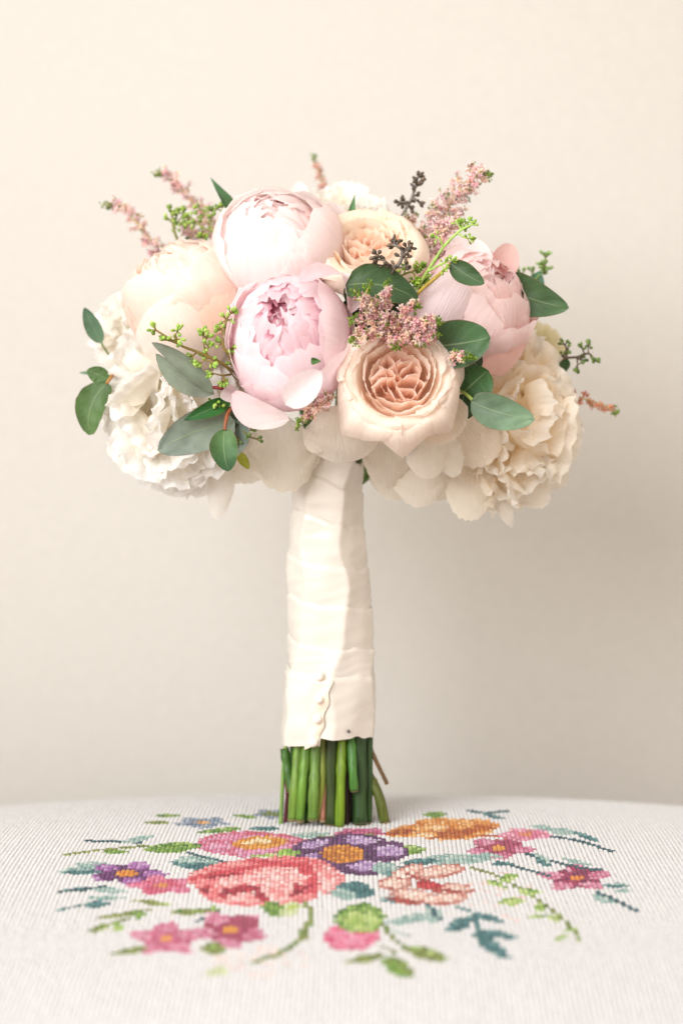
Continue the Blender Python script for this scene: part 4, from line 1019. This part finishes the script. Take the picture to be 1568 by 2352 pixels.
astilbe('thin peach astilbe spike pointing right beside the cream peony', [([(1270, 885, .0), (1300, 905, .0), (1350, 918, .0), (1395, 935, .0), (1420, 950, .0)], 15, .15)], 86, [srgb('f0c0a4'), srgb('f4d0b4'), srgb('e8b09c')], GRT, 1.0)
astilbe('short astilbe spike below the front pink peony', [([(760, 915, -.095), (735, 932, -.115), (700, 955, -.12), (680, 982, -.122)], 17, .3)], 87, PKD, GRT, 1.3)
astilbe('tiny astilbe tip in front of the round dark leaf', [([(1030, 830, -.1), (1050, 818, -.115), (1068, 818, -.118), (1086, 822, -.12)], 9, .5)], 88, PKD, GRT, 1.3)

# ---------------------------------------------------------------- ribbon handle
hb = thing('ribbon_wrap', 'ivory satin ribbon wound round the stems of the bouquet', 'ribbon', W(754, 1400, 0))
RY = [1000, 1060, 1120, 1180, 1290, 1400, 1500, 1600, 1700, 1740]
RC = [775, 765, 753, 750, 750, 758, 760, 759, 753, 752]
RR = [70, 74, 79, 81, 89, 91, 95, 101, 102, 102]
def handle(ph, row, off=0.0):
    """point on the wrapped handle at angle ph (0 = right, -90 = toward the viewer), photo row"""
    c = np.interp(row, RY, RC); r = np.interp(row, RY, RR)
    n6 = PI / 3                                            # the stems inside pull the satin into soft facets
    q = np.mod(ph - math.radians(-72) + .0009 * (row - 1400) + .12 * np.sin(row * .017) + .05 * np.sin(row * .041), n6) - n6 / 2
    poly = math.cos(n6 / 2) / np.cos(q) 
    rr = r * (.25 + .75 * poly) * (1 + .008 * np.sin(5 * ph + row * .012) + .005 * np.sin(9 * ph + 1.3 + row * .021)) * S + off
    x = (c - 784) * S + rr * np.cos(ph); y = rr * np.sin(ph)
    z = ZCAM + (HOR - row) * S * 0.977      # rows read off the front of the handle
    return np.stack([x, y, z], -1)
IV1, IV2 = srgb('dad4ca'), srgb('e8dfd0')
def band(top, bot, tilt, off, seed, wr=.00028):
    rs = np.random.default_rng(seed); w = wob(rs, 3, 3); w2 = wob(rs, 3, 6); slant = rs.uniform(.0, .0008)
    nu, nv = 120, 18
    V = []; 
    for j in range(nv + 1):
        t = j / nv
        for i in range(nu):
            ph = 2 * PI * i / nu
            x = math.cos(ph)
            row = top + (bot - top) * t + tilt * x * 1.2 + 5 * w(math.sin(ph) * 2 + x)
            o = off + .0003 * (1 - t) ** 3 - (.0009 * float(sstep(.38, .85, t)) if bot < 1690 else 0) + slant * (t - .5) + wr * w2(ph * 1.0 + t * 4) * math.sin(PI * t)
            if t == 0: o -= .0011
            V.append(handle(np.array(ph), row, o))
    return build('ribbon_band', V, gridfaces(nu, nv, wrap=True), M_SATIN, hb, col=IV1)
tops = [1040, 1110, 1198, 1298, 1392, 1488, 1552]
for i, tp in enumerate(tops):
    bt = tops[i + 1] + 34 if i < len(tops) - 1 else 1694
    band(tp, bt, [26, 24, 18, 14, 12, 10, 7][i], .0002 + .0006 * i, 200 + i)
# bottom flap at the left, and its folded edge with the pearls
def strip(name, edgeL, edgeR, top, bot, off, col, n=24, bulge=0.0, mat=None):
    """a ribbon piece between two angles that may change with height"""
    V = []; nv = 24
    for j in range(nv + 1):
        t = j / nv
        a, b = edgeL(t), edgeR(t)
        for i in range(n + 1):
            s = i / n; ph = a + (b - a) * s
            row = top(s) + (bot(s) - top(s)) * t
            V.append(handle(np.array(ph), row, off - (.0028 if j == 0 else 0) + bulge * math.sin(PI * s) + .0004 * math.sin(t * 14 + s * 5)))
    return build(name, V, gridfaces(n, nv), mat or M_SATIN, hb, col=col)
D = math.radians
strip('ribbon_flap', lambda t: D(-215), lambda t: D(-96 - 3 * t), lambda s: 1548 + 4 * s, lambda s: 1712 + 10 * math.sin(PI * min(1, s * 1.1)), .0046, IV1)
strip('ribbon_fold', lambda t: D(-113 - 5 * t), lambda t: D(-88 - 12 * t + 1.6 * math.sin(t * 18 + 1)), lambda s: 1556, lambda s: 1722 - 16 * s, .0054, srgb('e6dcc8'), 12, .0008)
for (x, yy) in ((737, 1551), (737, 1602), (733, 1648), (725, 1702)):
    c = W(x, yy, 0); r = .0033
    ph = math.acos(max(-1, min(1, (x - np.interp(yy, RY, RC)) / np.interp(yy, RY, RR)))) * -1
    p = handle(np.array(ph), yy, .0076)
    bpy_me = bpy.data.meshes.new('pearl')
    V = []; 
    for j in range(13):
        th = PI * j / 12
        for k in range(20):
            f = 2 * PI * k / 20
            V.append((p[0] + r * math.sin(th) * math.cos(f), p[1] + r * math.sin(th) * math.sin(f), p[2] + r * math.cos(th)))
    build('pearl', V, gridfaces(20, 12, wrap=True), M_PEARL, hb, col=srgb('f6efe6'))
p = handle(np.array(-math.acos(43 / 102)), 1679, .0046)
m = Mesh(); v, f = tube([tuple(p), tuple(p + np.array([0, -.0016, 0]))], .0011, 8); m.add(v, f, srgb('3a342e')); m.out('pin', M_PEARL, hb)

# ---------------------------------------------------------------- cut stems
STG = 'cut stems below the ribbon'
def zc(px, py): return (560 + px / 3.564) / 1.0204, (1500 + py / 3.564) / 1.0204   # chart of the stem close-up -> photo units
def cut(label, pts, w, c, ys=None, c2=None, endc='b09a78', nodes=True, seed=0):
    rs = np.random.default_rng(seed)
    P = []
    for i, q in enumerate(pts):
        x, y = zc(q[0], q[1]); P.append(np.array(W(x, y, q[2] * (.5 if i == 0 else .56 if i == 1 else .76))))
    root = thing('cut_stem', label, 'flower stem', tuple(P[-1]), STG)
    C = cr(P, 18); r = w / 2 / 3.564 / 1.0204 * S
    seed = seed + len(label); kn = 5 + len(label) % 9
    rad = [r * (1 + .05 * math.sin(i * .9 + seed) + (.13 if i == kn and nodes else 0)) for i in range(19)]
    v, f = tube([tuple(p) for p in C], rad, 12)
    col = np.zeros((len(v), 3)); c0 = np.array(srgb(c)); c1 = np.array(srgb(c2 or c))
    for i in range(len(v)):
        t = min(1, (i // 12) / 18); col[i] = (c0 * (1 - t) + c1 * t) * .78
    m = Mesh(); m.add(v, f, col); m.out('stalk', M_STEM, root)
    d = C[-1] - C[-2]; d /= np.linalg.norm(d)
    m = Mesh(); v, f = tube([tuple(C[-1] - d * .0012), tuple(C[-1] + d * .0007)], [r * 1.03, r * .9], 12); m.add(v, f, srgb(endc)); m.out('cut_end', M_TWIG, root)
    return root
T = 600   # hidden top inside the ribbon
cut('thin pale green stem at the far left of the bunch', [(440, T, -.020), (378, 1000, -.022), (347, 1550, -.022)], 34, '82a654')
s2 = cut('short green stem at the left with a brown cut end at its top', [(380, 905, -.020), (400, 1050, -.022), (440, 1260, -.022)], 78, '47742c', '557f34')
cut('bright green stem, second from the left at the front', [(500, T, -.028), (490, 930, -.029), (460, 1250, -.030), (440, 1505, -.030)], 74, '769a3e', '82a44a')
cut('green stem with a chipped base beside the bright left stem', [(560, T, -.028), (555, 930, -.031), (530, 1200, -.031), (505, 1510, -.030)], 80, '6f9a3a', '7aa83c')
cut('broad fresh green stem bearing a pale scar under the pearls', [(650, T, -.030), (640, 960, -.034), (625, 1250, -.034), (615, 1500, -.033)], 88, '6f9440', '688f3a')
cut('yellow-green stem directly under the ribbon fold', [(705, T, -.026), (700, 800, -.027), (690, 1200, -.028), (655, 1490, -.028)], 60, '8c9a40', '80923a')
cut('slim pinkish brown stem near the middle', [(720, T, -.028), (716, 1000, -.030), (697, 1515, -.031)], 54, 'a5705a', 'c07a56')
cut('thick dark olive stem at the middle of the bunch', [(770, T, -.026), (768, 850, -.028), (770, 1535, -.028)], 112, '3f5226', '4a6030')
cut('long light olive stem right of the dark middle one', [(870, T, -.029), (862, 850, -.031), (850, 1200, -.032), (838, 1562, -.032)], 80, '7a9c28', '6e9030')
cut('bright green stem cut short, ending well above the cloth', [(925, T, -.030), (938, 850, -.032), (950, 1100, -.033), (962, 1255, -.033)], 72, '4f8638', '497c32', endc='a88a70')
cut('dark purplish stem in the shade behind the short one', [(910, T, -.018), (905, 1200, -.020), (895, 1550, -.022)], 62, '3a2420', '45281f')
cut('broad dark green stem at the right of the bunch', [(1000, T, -.024), (1005, 900, -.026), (1010, 1535, -.026)], 122, '35542a', '3f6034')
cut('dark green stem at the right edge of the bunch', [(1085, T, -.016), (1085, 900, -.018), (1080, 1530, -.018)], 66, '3a5c2e', '3f6232')
cut('thin brown twig sticking out to the right', [(1085, 820, -.014), (1115, 945, -.016), (1235, 1200, -.018)], 34, '6a4e2c', '7a6034')
cut('curved olive stem bending out to the right onto the cloth', [(1060, 1000, -.008), (1085, 1140, -.012), (1165, 1300, -.016), (1218, 1530, -.018)], 88, '5f6a28', '86a030')
cut('reddish thin stem showing between the left stems', [(395, 1150, -.012), (408, 1300, -.014), (385, 1540, -.014)], 42, '7a3a40', '6a3038')
cut('green stem leaning in the second row at the left', [(460, T, -.016), (470, 930, -.018), (560, 1520, -.018)], 74, '3f6a26', '44702a')
cut('dark stem in the second row behind the pink-brown one', [(650, T, -.012), (660, 1000, -.013), (700, 1520, -.013)], 90, '33401e', '2f3c1c')
cut('dark stem hidden deep in the second row at the right', [(940, T, -.010), (945, 1000, -.011), (950, 1530, -.012)], 90, '2f4020', '2c3c1e')
cut('dark green stem in the back row at the left', [(470, T, .004), (465, 1000, .004), (455, 1500, .004)], 90, '3c5a26', '3c5a26')
cut('green stem in the back row at the middle', [(620, T, .010), (600, 1000, .010), (590, 1480, .010)], 90, '44642a', '44642a')
cut('olive stem in the back row behind the light olive one', [(820, T, .010), (820, 1000, .010), (830, 1480, .010)], 90, '44542a', '44542a')
cut('green stem in the back row at the right', [(1000, T, .010), (1020, 1000, .010), (1040, 1480, .010)], 90, '3c5a26', '3c5a26')
# the hidden core of the bouquet: green stalks gathered from the flower heads into the ribbon
core = thing('stalk_bundle', 'green stalks gathered between the flower heads and the ribbon top', 'stalks', W(770, 1040, 0))
rs = np.random.default_rng(5)
for i in range(16):
    a = 2 * PI * i / 16; R0 = .014
    top = np.array(W(784 + 300 * math.cos(a) * (.4 + .6 * (i % 2)), 800 + 60 * math.sin(a * 2), .02 + .035 * math.sin(a)))
    botp = handle(np.array(a), 1150, -.012)
    midp = (top + botp) / 2 * np.array([.75, .75, 1]) + np.array([0, 0.01, -.02])
    v, f = tube([tuple(p) for p in cr([top, midp, botp], 12)], .0028, 8)
    m = Mesh(); m.add(v, f, srgb('5a7a3a')); m.out('stalk', M_STEM, core)
